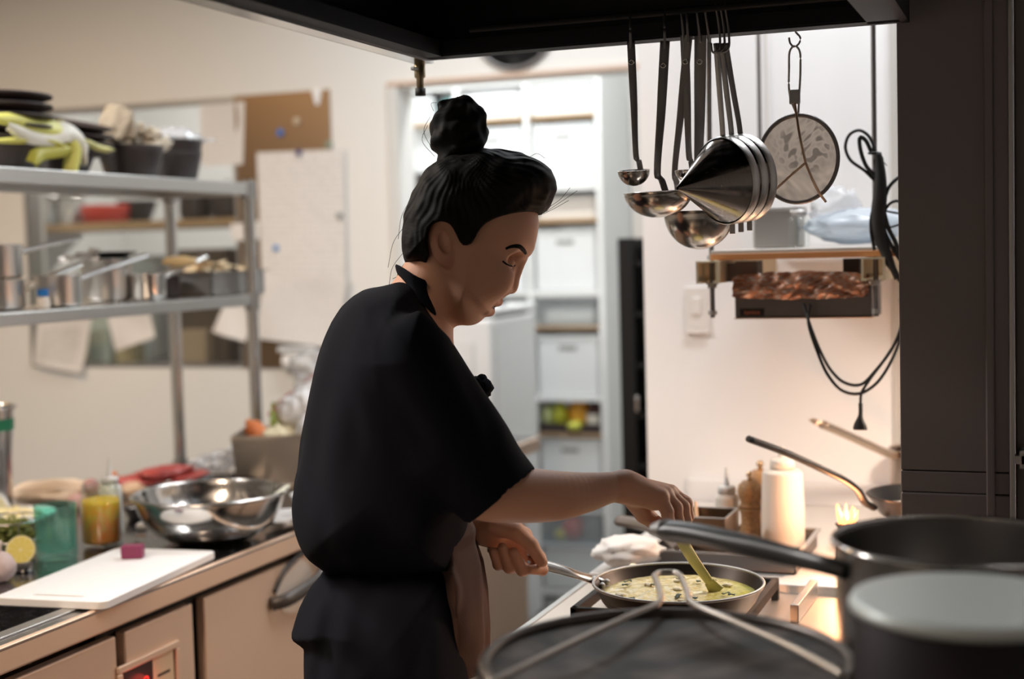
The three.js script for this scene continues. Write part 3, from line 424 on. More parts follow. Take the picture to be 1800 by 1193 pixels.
// ---- upper tier
const ux = (px, py = 290, x = -2.19) => onX(px, py, x);
{
  const R = 0.135, p0 = ux(-14, 290);
  const plate = (y, label, group, tilt = 0, pos = p0, r = R) => { const m = TM('dark_plate', label, 'plate', lathe([[0, 0], [r * 0.62, 0], [r * 0.72, 0.004], [r, 0.016], [r, 0.0215], [r * 0.96, 0.021], [r * 0.7, 0.0085], [0, 0.006]], 48), X.ceramicDark, [pos.x, y, pos.z], 0, group); m.rotation.z = tilt; return m; };
  const bowl = (y, r, h, label, pos, mat = X.bowlBlack, group = 'dark bowls on the upper shelf') => TM('dark_bowl', label, 'bowl', lathe([[0, 0], [r * 0.72, 0], [r * 0.78, 0.006], [r * 0.97, h * 0.8], [r, h], [r * 0.95, h], [r * 0.9, h * 0.75], [r * 0.7, 0.012], [0, 0.01]], 48), mat, [pos.x, y, pos.z], 0, group);
  bowl(SH1 + 0.001, 0.125, 0.075, 'dark bowl at the far left of the upper shelf, under the pile of dark plates', p0);
  const names = ['lowest plate of the dark pile at the far left of the upper shelf', 'second plate from the bottom of the dark pile at the far left', 'second plate from the top of the dark pile at the far left', 'topmost plate of the dark pile at the far left of the upper shelf'];
  for (let k = 0; k < 4; k++) plate(SH1 + 0.077 + k * 0.0225 + (k > 1 ? 0.001 : 0), names[k], 'dark plates piled on the upper shelf');
  const p1 = ux(116, 290, -2.2);
  for (let k = 0; k < 4; k++) plate(SH1 + 0.056 + k * 0.019, ['lowest of the four slanting dark plates right of the dark pile', 'second lowest of the four slanting dark plates', 'second highest of the four slanting dark plates', 'highest of the four slanting dark plates right of the dark pile'][k], 'slanting dark plates on the upper shelf', -0.22, V(p1.x, 0, p1.z - 0.01), 0.105);
  const pb = ux(112, 290, -2.2); bowl(SH1 + 0.001, 0.07, 0.045, 'small dark bowl under the slanting dark plates', pb);
  const b1 = ux(231, 295, -2.17), b2 = ux(306, 300, -2.19);
  bowl(SH1 + 0.001, 0.083, 0.082, 'black bowl heaped with dried pale husks on the upper shelf', b1);
  bowl(SH1 + 0.001, 0.076, 0.082, 'lower of two stacked black bowls at the right of the upper shelf', b2);
  bowl(SH1 + 0.03, 0.078, 0.082, 'upper of two stacked black bowls, covered with cling film', b2);
  const hk = std({ color: C(0.62, 0.55, 0.44), roughness: 0.8 });
  const rr = rng(5);
  const big = TM('dried_husk', 'large grey-brown dried husk standing at the left of the heaped black bowl', 'husk', blob(0.05, 0.055, 0.03, 0.25, 1.6, 3, 4), std({ color: C(0.38, 0.32, 0.24), roughness: 0.85 }), V(b1.x - 0.01, SH1 + 0.13, b1.z + 0.035));
  const hpp = [[-0.05, 0.085, 0.03], [-0.012, 0.095, 0.045], [0.012, 0.125, 0.0], [0.04, 0.11, -0.02], [0.05, 0.09, -0.05], [0.05, 0.08, 0.02], [-0.01, 0.1, -0.05]];
  hpp.forEach(([x, y, z], k) => TM('dried_husk', 'small dried pale husk heaped in the black bowl on the upper shelf', 'husk', blob(0.028, 0.02, 0.032, 0.35, 1.9, k * 7 + 2, 3), hk, V(b1.x + x * 0.8, SH1 + y, b1.z - x * 0.9 + z * 0.4), rr() * 6, 'dried husks heaped in the black bowl'));
  TM('cling_film', 'crumpled cling film over the stacked black bowls', 'film', slab(24, 24, (u, v) => { const a = (u - 0.5) * 2, b = (v - 0.5) * 2; return V(a * 0.085, 0.035 * (1 - Math.min(1, a * a + b * b)) + 0.012 * fbm(a * 3, b * 3, 2), b * 0.085); }, 0.0006), X.film, V(b2.x, SH1 + 0.114, b2.z));
  // leek leaves
  const lf = (pts, wid, c, label, twist = 0) => TM('leek_leaf', label, 'leaf', (() => { const P = pts.map(([a, b, x]) => onX(a, b, x ?? -2.075)); const cv = new THREE.CatmullRomCurve3(P, false, 'centripetal'); return slab(40, 8, (u, v) => { const p = cv.getPoint(clamp(u, 0, 1)), q = cv.getTangent(clamp(u, 0, 1)); const s = q.clone().cross(V(1, 0.35, 0.5)).normalize(); const w = wid * (0.35 + 0.9 * Math.sin(Math.PI * clamp(u * 0.92 + 0.06, 0, 1)) ** 0.7) * (u > 0.85 ? 1 - (u - 0.85) * 4.5 : 1); return p.addScaledVector(s, (v - 0.5) * w).addScaledVector(V(1, 0, 0.3), 0.012 * Math.cos((v - 0.5) * 3) + 0.004 * Math.sin(u * 9 + v * 2)); }, 0.0012); })(), phy({ color: C(...c), roughness: 0.5, transmission: 0.15, thickness: 0, side: THREE.DoubleSide }), [0, 0, 0]);
  lf([[-10, 208], [30, 212], [62, 224], [95, 228], [122, 240], [128, 262], [122, 300], [121, 318]], 0.036, [0.72, 0.72, 0.18], 'yellow-green leek leaf hanging down over the shelf edge');
  lf([[8, 218], [45, 236], [85, 238], [118, 232], [138, 252], [148, 290]], 0.04, [0.86, 0.86, 0.78], 'white and yellow leek leaf draped across the dark plates');
  lf([[-10, 248], [30, 247], [80, 246], [104, 256], [116, 276]], 0.013, [0.62, 0.60, 0.12], 'narrow yellow leek leaf stretched across the dark bowl');
  lf([[52, 288], [70, 268], [100, 262], [125, 264]], 0.034, [0.50, 0.50, 0.08], 'short olive leek leaf curled against the dark bowl');
  lf([[134, 246], [160, 254], [180, 262], [198, 264]], 0.016, [0.60, 0.58, 0.2], 'pale leek leaf pointing right toward the black bowl');
  lf([[84, 214, -2.1], [98, 217, -2.1], [108, 212, -2.1]], 0.012, [0.55, 0.52, 0.15], 'tiny leek leaf tip on top of the dark plates');
}
// ---- saucepan maker: a pan with a riveted handle
function saucepan(name, label, category, p, R, Hh, hdir, hl, rise, mat, hmat, o = {}) {
  const t = T(name, label, category, p, 0, o.group);
  const fl = o.flare ?? 0, r0 = R - fl, th = 0.0025;
  M('pan_body', lathe([[0, 0], [r0 - 0.008, 0], [r0, 0.008], [R, Hh - 0.003], [R + 0.004, Hh], [R + 0.001, Hh + 0.002], [R - th, Hh - 0.003], [r0 - th, 0.01], [r0 - 0.01, 0.004], [0, 0.004]], 56), mat, t);
  const d = V(hdir[0], 0, hdir[1]).normalize(), a = d.clone().multiplyScalar((R + r0) / 2).setY(Hh * (o.hy ?? 0.8)), pts = (o.hp ?? [[0, 0], [0.2, rise * 0.25], [0.6, rise * 0.65], [1, rise]]).map(([u, y]) => a.clone().addScaledVector(d, u * hl).add(V(0, y, 0)));
  const h = M('handle', sweep(pts, o.hr ?? ((u) => [0.006 + 0.005 * sstep(u, 0.15, 0.7), 0.005]), 36, 12), hmat ?? mat, t);
  const side = d.clone().cross(V(0, 1, 0));
  M('rivet', join([-0.012, 0.012].map((s) => new THREE.SphereGeometry(0.0045, 10, 8).translate(a.x + side.x * s + d.x * 0.003, a.y, a.z + side.z * s + d.z * 0.003))), X.steelSmooth, h);
  M('handle_plate', aim(box(0.03, 0.004, 0.03, 0, 0, 0, 0.0015), a.clone().addScaledVector(d, -0.001), a.clone().addScaledVector(d, 0.003)), X.steelSmooth, h);
  return t;
}
{ // ---- lower tier: saucepans with handles toward the right
  const lx = (px, x = -2.19) => onX(px, 530, x);
  const y = SH0 + 0.001, dir = (a, b) => { const q = lx(b[0]).sub(lx(a[0])); return [0.25, -1]; };
  const h = ((u) => [0.008 + 0.007 * sstep(u, 0.1, 0.6), 0.0065]);
  const G = 'saucepans on the lower shelf';
  let p = lx(-6); saucepan('saucepan', 'steel saucepan at the far left of the lower shelf, lower of the nested pair', 'saucepan', [p.x, y, p.z], 0.062, 0.066, [0.1, -1], 0.2, 0.06, X.steel, X.steel, { hr: h, group: G, hy: 0.55 });
  saucepan('saucepan', 'steel saucepan with a reddish inside at the far left, upper of the nested pair', 'saucepan', [p.x, y + 0.068, p.z], 0.06, 0.075, [0.1, -1], 0.2, 0.035, X.steel, X.steel, { hr: h, group: G, hy: 0.75 });
  p = lx(104, -2.13); saucepan('saucepan', 'small steel saucepan third from the left on the lower shelf', 'saucepan', [p.x, y, p.z], 0.052, 0.072, [0.12, -1], 0.24, 0.055, X.steel, X.steelDull, { hr: h, group: G });
  p = lx(190, -2.262); saucepan('saucepan', 'tall steel saucepan in the middle of the lower shelf under a dark pan', 'saucepan', [p.x, y, p.z], 0.062, 0.105, [-0.25, -1], 0.02, 0.0, X.steel, X.steel, { hr: h, group: G });
  saucepan('frying_pan', 'small dark frying pan lying on the tall saucepan on the lower shelf', 'frying pan', [p.x, y + 0.108, p.z], 0.075, 0.016, [0.2, 1], 0.16, -0.012, X.blackPan, X.steel, { flare: 0.015, hr: h });
  p = lx(262, -2.16); saucepan('saucepan', 'bright low saucepan just left of the left shelf post', 'saucepan', [p.x, y, p.z], 0.045, 0.066, [0.2, -1], 0.16, 0.055, X.steelSmooth, X.steel, { hr: h, group: G });
  const br = lx(296, -2.15); TM('bread_roll', 'golden bread roll resting on the saucepan handle by the left shelf post', 'bread', blob(0.045, 0.014, 0.018, 0.12, 2, 4, 3), paint([0.75, 0.55, 0.28], 0.7), [br.x + 0.02, SH0 + 0.098, br.z - 0.03], 0.4);
  const dk = lx(292, -2.2); const dkt = T('dark_pot', 'dark pot behind the left shelf post on the lower shelf', 'pot', [dk.x, y, dk.z]); M('pot_body', lathe([[0, 0], [0.034, 0], [0.038, 0.006], [0.038, 0.06], [0.035, 0.06], [0.034, 0.008], [0, 0.006]]), X.ceramicDark, dkt);
  // steel tray with chips
  const q = lx(380, -2.17); const t = T('steel_tray', 'rectangular steel tray of pale chips at the right end of the lower shelf', 'tray', [q.x, y, q.z], 0.0);
  const tr = (w, d, hh) => join(boxAB([-w / 2, 0, -d / 2], [w / 2, 0.003, d / 2]), boxAB([-w / 2, 0, d / 2 - 0.003], [w / 2, hh, d / 2]), boxAB([-w / 2, 0, -d / 2], [w / 2, hh, -d / 2 + 0.003]), boxAB([w / 2 - 0.003, 0, -d / 2], [w / 2, hh, d / 2]), boxAB([-w / 2, 0, -d / 2], [-w / 2 + 0.003, hh, d / 2]), boxAB([-w / 2 - 0.01, hh - 0.003, d / 2], [w / 2 + 0.01, hh, d / 2 + 0.01]), boxAB([-w / 2 - 0.01, hh - 0.003, -d / 2 - 0.01], [w / 2 + 0.01, hh, -d / 2]), boxAB([w / 2, hh - 0.003, -d / 2], [w / 2 + 0.01, hh, d / 2]), boxAB([-w / 2 - 0.01, hh - 0.003, -d / 2], [-w / 2, hh, d / 2]));
  M('tray_body', tr(0.15, 0.27, 0.068), X.steelDull, t);
  const chipM = paint([0.78, 0.62, 0.40], 0.8), r2 = rng(11), chip = slab(8, 8, (u, v) => V((u - 0.5) * 0.05, 0.012 * Math.sin(u * 3 + v * 2), (v - 0.5) * 0.045), 0.002);
  for (let k = 0; k < 12; k++) { const m = TM('chip', 'pale chip heaped in the steel tray at the right end of the lower shelf', 'chip', chip, chipM, [q.x + (r2() - 0.5) * 0.09, y + 0.052 + 0.028 * Math.sin(Math.PI * (k % 9) / 8), q.z + 0.1 - (k % 9) * 0.025], r2() * 6, 'pale chips in the steel tray'); m.rotation.set((r2() - 0.5) * 1.2, r2() * 6, (r2() - 0.5) * 1.2); }
  const bt = lx(76, -2.1); const b = T('small_bottle', 'small bottle with a blue cap between the saucepans on the lower shelf', 'bottle', [bt.x, y, bt.z]);
  M('bottle_body', lathe([[0, 0], [0.013, 0], [0.014, 0.004], [0.014, 0.022], [0.008, 0.03], [0, 0.031]]), X.milky, b); M('cap', cyl(0.0125, 0.0125, 0.016, 0, 0.036, 0), paint([0.01, 0.16, 0.5], 0.35), b);
}
// ------------------------------------------------------------------ things standing on the worktop
const wt = (px, py) => onY(px, py, WT + 0.001);
const squeeze = (p, R, Hh, label, mat, tip = 0.045, group) => {
  const t = T('squeeze_bottle', label, 'bottle', p, 0, group);
  M('bottle_body', lathe([[0, 0], [R * 0.94, 0], [R, R * 0.15], [R, Hh - R * 0.5], [R * 0.92, Hh - R * 0.2], [R * 0.62, Hh], [0, Hh]], 36), mat, t);
  const c = M('cap', lathe([[0, Hh], [R * 0.78, Hh], [R * 0.78, Hh + R * 0.5], [R * 0.6, Hh + R * 0.62], [0, Hh + R * 0.64]], 36), X.whitePlastic, t);
  M('nozzle', lathe([[R * 0.3, Hh + R * 0.6], [R * 0.25, Hh + R * 0.75], [0.003, Hh + R * 0.6 + tip], [0, Hh + R * 0.6 + tip]], 20), X.whitePlastic, c); return t;
};
{ // chopping board
  const c = [[215, 962], [372, 971], [176, 1064], [-2, 1046]].map(([a, b]) => onY(a, b, WT + 0.016));
  const m = c.reduce((a, b) => a.clone().add(b)).multiplyScalar(0.25), ry = Math.atan2(c[3].x - c[0].x + c[2].x - c[1].x, c[3].z - c[0].z + c[2].z - c[1].z);
  const w = (c[0].distanceTo(c[1]) + c[2].distanceTo(c[3])) / 2, l = (c[0].distanceTo(c[3]) + c[1].distanceTo(c[2])) / 2;
  const t = TM('chopping_board', 'white plastic chopping board by the sink at the front of the worktop', 'chopping board', (() => { const r = 0.015, s = new THREE.Shape(); const a = w / 2, b = l / 2; s.moveTo(-a + r, -b); s.lineTo(a - r, -b); s.absarc(a - r, -b + r, r, -Math.PI / 2, 0); s.lineTo(a, b - r); s.absarc(a - r, b - r, r, 0, Math.PI / 2); s.lineTo(-a + r, b); s.absarc(-a + r, b - r, r, Math.PI / 2, Math.PI); s.lineTo(-a, -b + r); s.absarc(-a + r, -b + r, r, Math.PI, 1.5 * Math.PI); const h = new THREE.Path(); h.moveTo(-0.045, -b + 0.024); h.lineTo(0.045, -b + 0.024); h.absarc(0.045, -b + 0.031, 0.007, -Math.PI / 2, Math.PI / 2); h.lineTo(-0.045, -b + 0.038); h.absarc(-0.045, -b + 0.031, 0.007, Math.PI / 2, 1.5 * Math.PI); s.holes.push(h); return ext(s, 0.011, 0.0015, 8).rotateX(-Math.PI / 2).translate(0, 0.0015, 0); })(), X.board, V(m.x, WT + 0.0035, m.z), ry);
  const p = onY(234, 980, WT + 0.018);
  TM('beetroot_block', 'block of purple beetroot on the far corner of the chopping board', 'beetroot', box(0.042, 0.026, 0.026, 0, 0.013, 0, 0.003), paint([0.26, 0.03, 0.10], 0.3, { bumpMap: rep(grainT, 1, 1), bumpScale: 0.0003 }), p, 0.38);
}
{ // steel mixing bowl
  const p = wt(372, 948), k = kOf(p), R = 135 * k, h = 84 * k;
  const t = T('mixing_bowl', 'large stainless steel mixing bowl on the worktop behind the chopping board', 'bowl', p);
  M('bowl_body', lathe([[0, 0], [R * 0.34, 0], [R * 0.44, 0.002], [R * 0.58, h * 0.08], [R * 0.72, h * 0.22], [R * 0.84, h * 0.42], [R * 0.92, h * 0.66], [R * 0.96, h * 0.88], [R * 0.97, h * 0.985], [R * 0.955, h * 0.985], [R * 0.945, h * 0.88], [R * 0.905, h * 0.67], [R * 0.825, h * 0.43], [R * 0.7, h * 0.23], [R * 0.56, h * 0.1], [R * 0.42, 0.006], [0, 0.003]], 72), X.steelSmooth, t);
  M('rolled_rim', new THREE.TorusGeometry(R * 0.985, 0.0045, 10, 72).rotateX(Math.PI / 2).translate(0, h * 0.985, 0), X.steelSmooth, t);
  TM('cloth_corner', 'pale cloth corner draped over the right rim of the mixing bowl', 'cloth', slab(12, 10, (u, v) => { const a = -0.55 + u * 0.45, r = R * (0.6 + 0.43 * v); return V(Math.cos(a) * r, h * (0.985 - 0.5 * (1 - v) ** 1.3) + 0.008 + 0.003 * Math.sin(u * 12), Math.sin(a) * r); }, 0.001), paint([0.62, 0.62, 0.52], 0.9), p);
}
{ // glass jar of yellow pickle
  const p = wt(180, 958), k = kOf(p), R = 35 * k;
  const t = T('glass_jar', 'glass jar of orange and yellow relish right of the blue-green tumbler', 'jar', p);
  M('jar_body', lathe([[0, 0.002], [R * 0.9, 0], [R, 0.008], [R, 0.098], [R * 0.86, 0.112], [R * 0.86, 0.134], [R * 0.82, 0.134], [R * 0.82, 0.112], [R * 0.95, 0.096], [R * 0.95, 0.01], [0, 0.006]], 48), X.glass, t);
  M('screw_rim', join([0.118, 0.126].map((y) => new THREE.TorusGeometry(R * 0.87, 0.0016, 8, 40).rotateX(Math.PI / 2).translate(0, y, 0))), X.glass, t);
  const ct = tex(128, (u, v) => { const n = 0.5 + per(u, v, 3, 3, 2) * 0.6, b = sstep(v, 0.36, 0.52); return [lerp(0.80, 0.93, b) - n * 0.08, lerp(0.50, 0.74, b) + n * 0.1 - 0.05, 0.17 + 0.08 * n]; }, true);
  M('relish', lathe([[0, 0.008], [R * 0.9, 0.0085], [R * 0.94, 0.014], [R * 0.94, 0.09], [R * 0.88, 0.1], [R * 0.5, 0.096], [0, 0.1]], 40), paint([1, 1, 1], 0.45, { map: ct }), t);
}
{ // blue-green tumbler
  const p = wt(101, 980), k = kOf(p), R = 37 * k, h = 95 * k;
  const t = T('tumbler', 'blue-green drinking glass left of the jar of relish', 'glass', p);
  const m = phy({ color: C(0.64, 0.90, 0.85), roughness: 0.06, transmission: 0.95, thickness: 0, ior: 1.5 });
  M('glass_body', lathe([[0, 0], [R * 0.86, 0], [R * 0.94, 0.004], [R, h], [R - 0.0025, h], [R * 0.86, 0.02], [R * 0.5, 0.013], [0, 0.012]], 48), m, t);
}
squeeze(wt(197, 938), 0.0245, 0.112, 'white squeeze bottle standing behind the jar of relish', paint([0.78, 0.82, 0.80], 0.45), 0.04);
{ // lemon half on a small tin, garlic, herbs
  const p = wt(42, 1003), k = kOf(p);
  const t = T('small_tin', 'small round steel tin under the lemon half at the left edge', 'tin', p);
  M('tin_body', lathe([[0, 0], [0.018, 0], [0.02, 0.003], [0.021, 0.02], [0.019, 0.02], [0.018, 0.003], [0, 0.003]], 32), X.steelSmooth, t);
  const q = T('lemon_half', 'cut lemon half facing the camera in front of the green herbs', 'lemon', V(p.x - 0.006, p.y + 0.041, p.z), 0); const R = 0.0285;
  M('rind', new THREE.SphereGeometry(R, 36, 20, 0, Math.PI * 2, 0, Math.PI / 2).scale(1, 0.8, 1).rotateX(-Math.PI / 2), paint([0.75, 0.60, 0.08], 0.5, { bumpMap: rep(grainT, 2, 1), bumpScale: 0.0004, side: THREE.DoubleSide }), q);
  const lt = tex(128, (u, v) => { const a = Math.atan2(v - 0.5, u - 0.5), r = Math.hypot(u - 0.5, v - 0.5) * 2; if (r > 0.9) return [0.93, 0.90, 0.70]; if (r < 0.1) return [0.95, 0.92, 0.75]; const s = Math.abs(Math.sin(a * 5)); return s < 0.12 ? [0.94, 0.92, 0.74] : [0.90, 0.84, 0.45 - 0.1 * noise(u * 20, v * 20, 1)]; }, true);
  M('cut_face', new THREE.CircleGeometry(R * 0.995, 40).translate(0, 0, 0.0006), paint([1, 1, 1], 0.3, { map: lt, side: THREE.DoubleSide }), q, 'pale yellow cut face');
  q.rotation.set(-0.35, 0.35, 0);
  const g = wt(0, 1022); const on = T('garlic_bulb', 'pale purple garlic bulb at the left edge below the lemon half', 'garlic', V(g.x - 0.004, g.y, g.z));
  M('bulb', blob(0.034, 0.03, 0.034, 0.06, 3, 6, 4).translate(0, 0.028, 0), paint([0.58, 0.47, 0.46], 0.6), on);
  M('neck', sweep([V(0, 0.052, 0), V(0.004, 0.066, 0.002), V(0.009, 0.078, 0.001)], (u) => [0.009 - 0.004 * u], 10, 10), paint([0.62, 0.52, 0.46], 0.7), on);
  // wire bowl of herbs
  const hb = wt(20, 975); const wb = T('wire_basket', 'black wire basket holding green herbs at the left edge', 'basket', hb);
  for (const [y, r] of [[0.003, 0.045], [0.035, 0.062], [0.075, 0.072]]) M('wire_ring', new THREE.TorusGeometry(r, 0.002, 8, 40).rotateX(Math.PI / 2).translate(0, y, 0), X.steelSmooth, wb);
  for (let k2 = 0; k2 < 10; k2++) { const a = k2 / 10 * 6.283; M('wire_rib', tube([V(Math.cos(a) * 0.045, 0.003, Math.sin(a) * 0.045), V(Math.cos(a) * 0.062, 0.035, Math.sin(a) * 0.062), V(Math.cos(a) * 0.072, 0.075, Math.sin(a) * 0.072)], 0.0014, 10, 6), X.steelDull, wb); }
  const r = rng(21), hs = []; for (let i = 0; i < 150; i++) { const a = r() * 6.28, rr = r() * 0.05, y0 = 0.012 + r() * 0.055, b = r() * 6.28; const s = V(Math.cos(a) * rr, y0, Math.sin(a) * rr); const e = s.clone().add(V(Math.cos(b) * 0.03, 0.012 * (r() - 0.2), Math.sin(b) * 0.03)); hs.push(tube([s, s.clone().lerp(e, 0.5).add(V(0, 0.006, 0)), e], 0.0014 + r() * 0.0016, 6, 5)); for (let j = 0; j < 3; j++) { const q2 = s.clone().lerp(e, 0.3 + 0.3 * j); hs.push(new THREE.OctahedronGeometry(0.006, 0).scale(1.3, 0.35, 0.8).rotateY(r() * 6).rotateX(r() - 0.5).translate(q2.x, q2.y + 0.003, q2.z)); } }
  const hm = TM('thyme_bunch', 'bunch of dark green herb sprigs in the wire basket', 'herbs', join(hs), paint([0.20, 0.22, 0.055], 0.8), hb); hm.userData.kind = 'stuff';
  // plate of grated cheese and parchment
  const cp = wt(20, 915); const pl = T('white_plate', 'white plate of grated cheese behind the herb basket', 'plate', cp);
  M('plate_body', lathe([[0, 0], [0.06, 0], [0.075, 0.004], [0.1, 0.014], [0.1, 0.018], [0.074, 0.008], [0, 0.006]], 48), X.whitePlastic, pl);
  const ch = [], r3 = rng(8); for (let i = 0; i < 130; i++) { const a = r3() * 6.28, rr = Math.sqrt(r3()) * 0.066, b = r3() * 6.28; const s = V(Math.cos(a) * rr, 0.01 + (1 - rr / 0.07) * 0.022 * r3() + 0.003, Math.sin(a) * rr); ch.push(rod(s, s.clone().add(V(Math.cos(b) * 0.018, 0.004 * (r3() - 0.5), Math.sin(b) * 0.018)), 0.0018, 5)); }
  TM('grated_cheese', 'heap of pale yellow grated cheese on the white plate', 'cheese', join(ch), paint([0.85, 0.72, 0.38], 0.6), cp).userData.kind = 'stuff';
}
{ // parchment parcel, meat, shallots
  const p = wt(75, 892);
  TM('parchment_parcel', 'large crumpled beige parchment parcel lying at the back left of the worktop', 'parcel', blob(0.115, 0.03, 0.085, 0.16, 1.4, 12, 5).translate(0, 0.03, 0), paint([0.70, 0.55, 0.42], 0.75), V(p.x, p.y, p.z - 0.05), 0.3);
  const s = wt(152, 893); ['pink shallot left of the white squeeze bottle, nearest of three', 'brown shallot left of the white squeeze bottle, rearmost of three', 'dark pink shallot squeezed between parcel and squeeze bottle'].forEach((label, i) => { const o = [[-0.012, 0, 0.02], [0.022, 0, -0.045], [0.0, 0.03, -0.02]][i]; const t = T('shallot', label, 'shallot', V(s.x + o[0], s.y + o[1], s.z + o[2]), i); M('bulb', blob(0.024, 0.02, 0.02, 0.05, 2, i * 3, 3).translate(0, 0.02, 0), paint([[0.55, 0.33, 0.30], [0.32, 0.17, 0.10], [0.42, 0.2, 0.19]][i], 0.5), t); M('root_tip', sweep([V(0.02, 0.02, 0), V(0.03, 0.024, 0)], (u) => [0.006 - 0.004 * u], 6, 8), paint([0.5, 0.35, 0.22], 0.8), t); });
  const ot = T('lighter', 'orange-tipped lighter standing left of the squeeze bottle cap', 'lighter', V(s.x + 0.02, s.y, s.z - 0.085)); M('lighter_body', box(0.014, 0.06, 0.02, 0, 0.03, 0, 0.004), X.ceramicDark, ot); M('lighter_tip', box(0.013, 0.016, 0.019, 0, 0.069, 0, 0.004), paint([0.8, 0.28, 0.12], 0.4), ot);
  const m = wt(288, 858), mt = tex(128, (u, v) => { const n = per(u, v, 2.2, 2.2, 3), f = Math.abs(per(u, v, 4, 4, 8)); return f < 0.12 ? [0.80, 0.52, 0.48] : [0.60 + 0.12 * n, 0.16 + 0.08 * n, 0.16 + 0.06 * n]; }, true, [2, 2]);
  const mp = T('white_plate', 'white plate under the slices of red meat', 'plate', m); M('plate_body', lathe([[0, 0], [0.08, 0], [0.1, 0.004], [0.125, 0.012], [0.125, 0.016], [0.1, 0.008], [0, 0.006]], 48), X.whitePlastic, mp);
  const mm = paint([1, 1, 1], 0.4, { map: mt });
  ['marbled red meat slice lying at the left of the meat plate', 'marbled red meat slice on top in the middle of the meat plate', 'marbled red meat slice lying at the right of the meat plate'].forEach((l, i) => TM('meat_slice', l, 'meat', blob(0.075, 0.014, 0.05, 0.18, 1.6, 20 + i * 4, 4).translate(0, 0.014, 0), mm, V(m.x + [-0.055, 0.01, 0.05][i], m.y + [0.01, 0.032, 0.012][i], m.z + [0.02, 0, -0.05][i]), i * 0.7 + 0.3));
  const gb = wt(235, 872); TM('ginger_root', 'knobbly tan ginger root behind the mixing bowl', 'ginger', blob(0.034, 0.017, 0.022, 0.3, 1.7, 31, 4).translate(0, 0.017, 0), paint([0.58, 0.40, 0.26], 0.7), gb, 0.4);
  const sb = wt(228, 915); const st = T('small_dark_bowl', 'small dark bowl between the squeeze bottle and the mixing bowl', 'bowl', V(sb.x - 0.005, sb.y, sb.z - 0.03)); M('bowl_body', lathe([[0, 0], [0.016, 0], [0.028, 0.028], [0.026, 0.028], [0.014, 0.003], [0, 0.003]], 32), X.bowlBlack, st); M('salt', lathe([[0.024, 0.022], [0, 0.026]], 24), X.clothWhite, st, 'white salt');
  TM('garlic_clove', 'white garlic clove on the dark worktop left of the mixing bowl', 'garlic', blob(0.014, 0.008, 0.010, 0.12, 2, 2, 3).translate(0, 0.008, 0), paint([0.75, 0.72, 0.68], 0.5), wt(250, 930), 0.5);
  TM('brown_peel', 'small brown peel on the dark worktop beside the mixing bowl foot', 'peel', slab(8, 6, (u, v) => V((u - 0.5) * 0.026, 0.004 + 0.004 * Math.sin(u * 3), (v - 0.5) * 0.014), 0.001), paint([0.30, 0.17, 0.10], 0.7), wt(246, 947), 0.3);
}
{ // tray of mussels under plastic wrap
  const p = wt(390, 864); const t = T('roasting_tray', 'shallow steel tray with dark mussels in front of the metal bin', 'tray', p, 0.35);
  M('tray_body', join(boxAB([-0.09, 0, -0.12], [0.09, 0.003, 0.12]), boxAB([-0.09, 0, 0.117], [0.09, 0.03, 0.12]), boxAB([-0.09, 0, -0.12], [0.09, 0.03, -0.117]), boxAB([0.087, 0, -0.12], [0.09, 0.03, 0.12]), boxAB([-0.09, 0, -0.12], [-0.087, 0.03, 0.12])), X.steel, t);
  M('tray_rim', join(boxAB([-0.105, 0.027, 0.118], [0.105, 0.032, 0.134], 0.002), boxAB([-0.105, 0.027, -0.134], [0.105, 0.032, -0.118], 0.002), boxAB([0.088, 0.027, -0.118], [0.105, 0.032, 0.118], 0.002), boxAB([-0.105, 0.027, -0.118], [-0.088, 0.032, 0.118], 0.002)), X.steelSmooth, t);
  const r = rng(17), mg = blob(0.026, 0.012, 0.015, 0.08, 1.5, 5, 3), mm = paint([0.012, 0.011, 0.014], 0.25);
  for (let i = 0; i < 14; i++) { const x = -0.055 + (i % 4) * 0.036 + r() * 0.01, z = -0.08 + (i / 4 | 0) * 0.048 + r() * 0.01; TM('mussel', 'glossy black mussel in the shallow steel tray before the metal bin', 'mussel', mg, mm, V(p.x + x * Math.cos(0.35) + z * Math.sin(0.35), p.y + 0.017 + r() * 0.012, p.z - x * Math.sin(0.35) + z * Math.cos(0.35)), r() * 6, 'black mussels in the steel tray'); }
  TM('plastic_wrap', 'crumpled clear plastic wrap standing between the meat and the metal bin', 'film', slab(26, 22, (u, v) => V((u - 0.5) * 0.13 + 0.02 * fbm(u * 4, v * 4, 1), 0.01 + v * 0.07 * (0.5 + 0.5 * u) + 0.015 * fbm(u * 5, v * 5, 4), 0.04 * fbm(u * 3, v * 3, 8) - 0.03 * v), 0.0005), X.film, wt(352, 846).add(V(0, 0.004, -0.07)), 0.3);
}
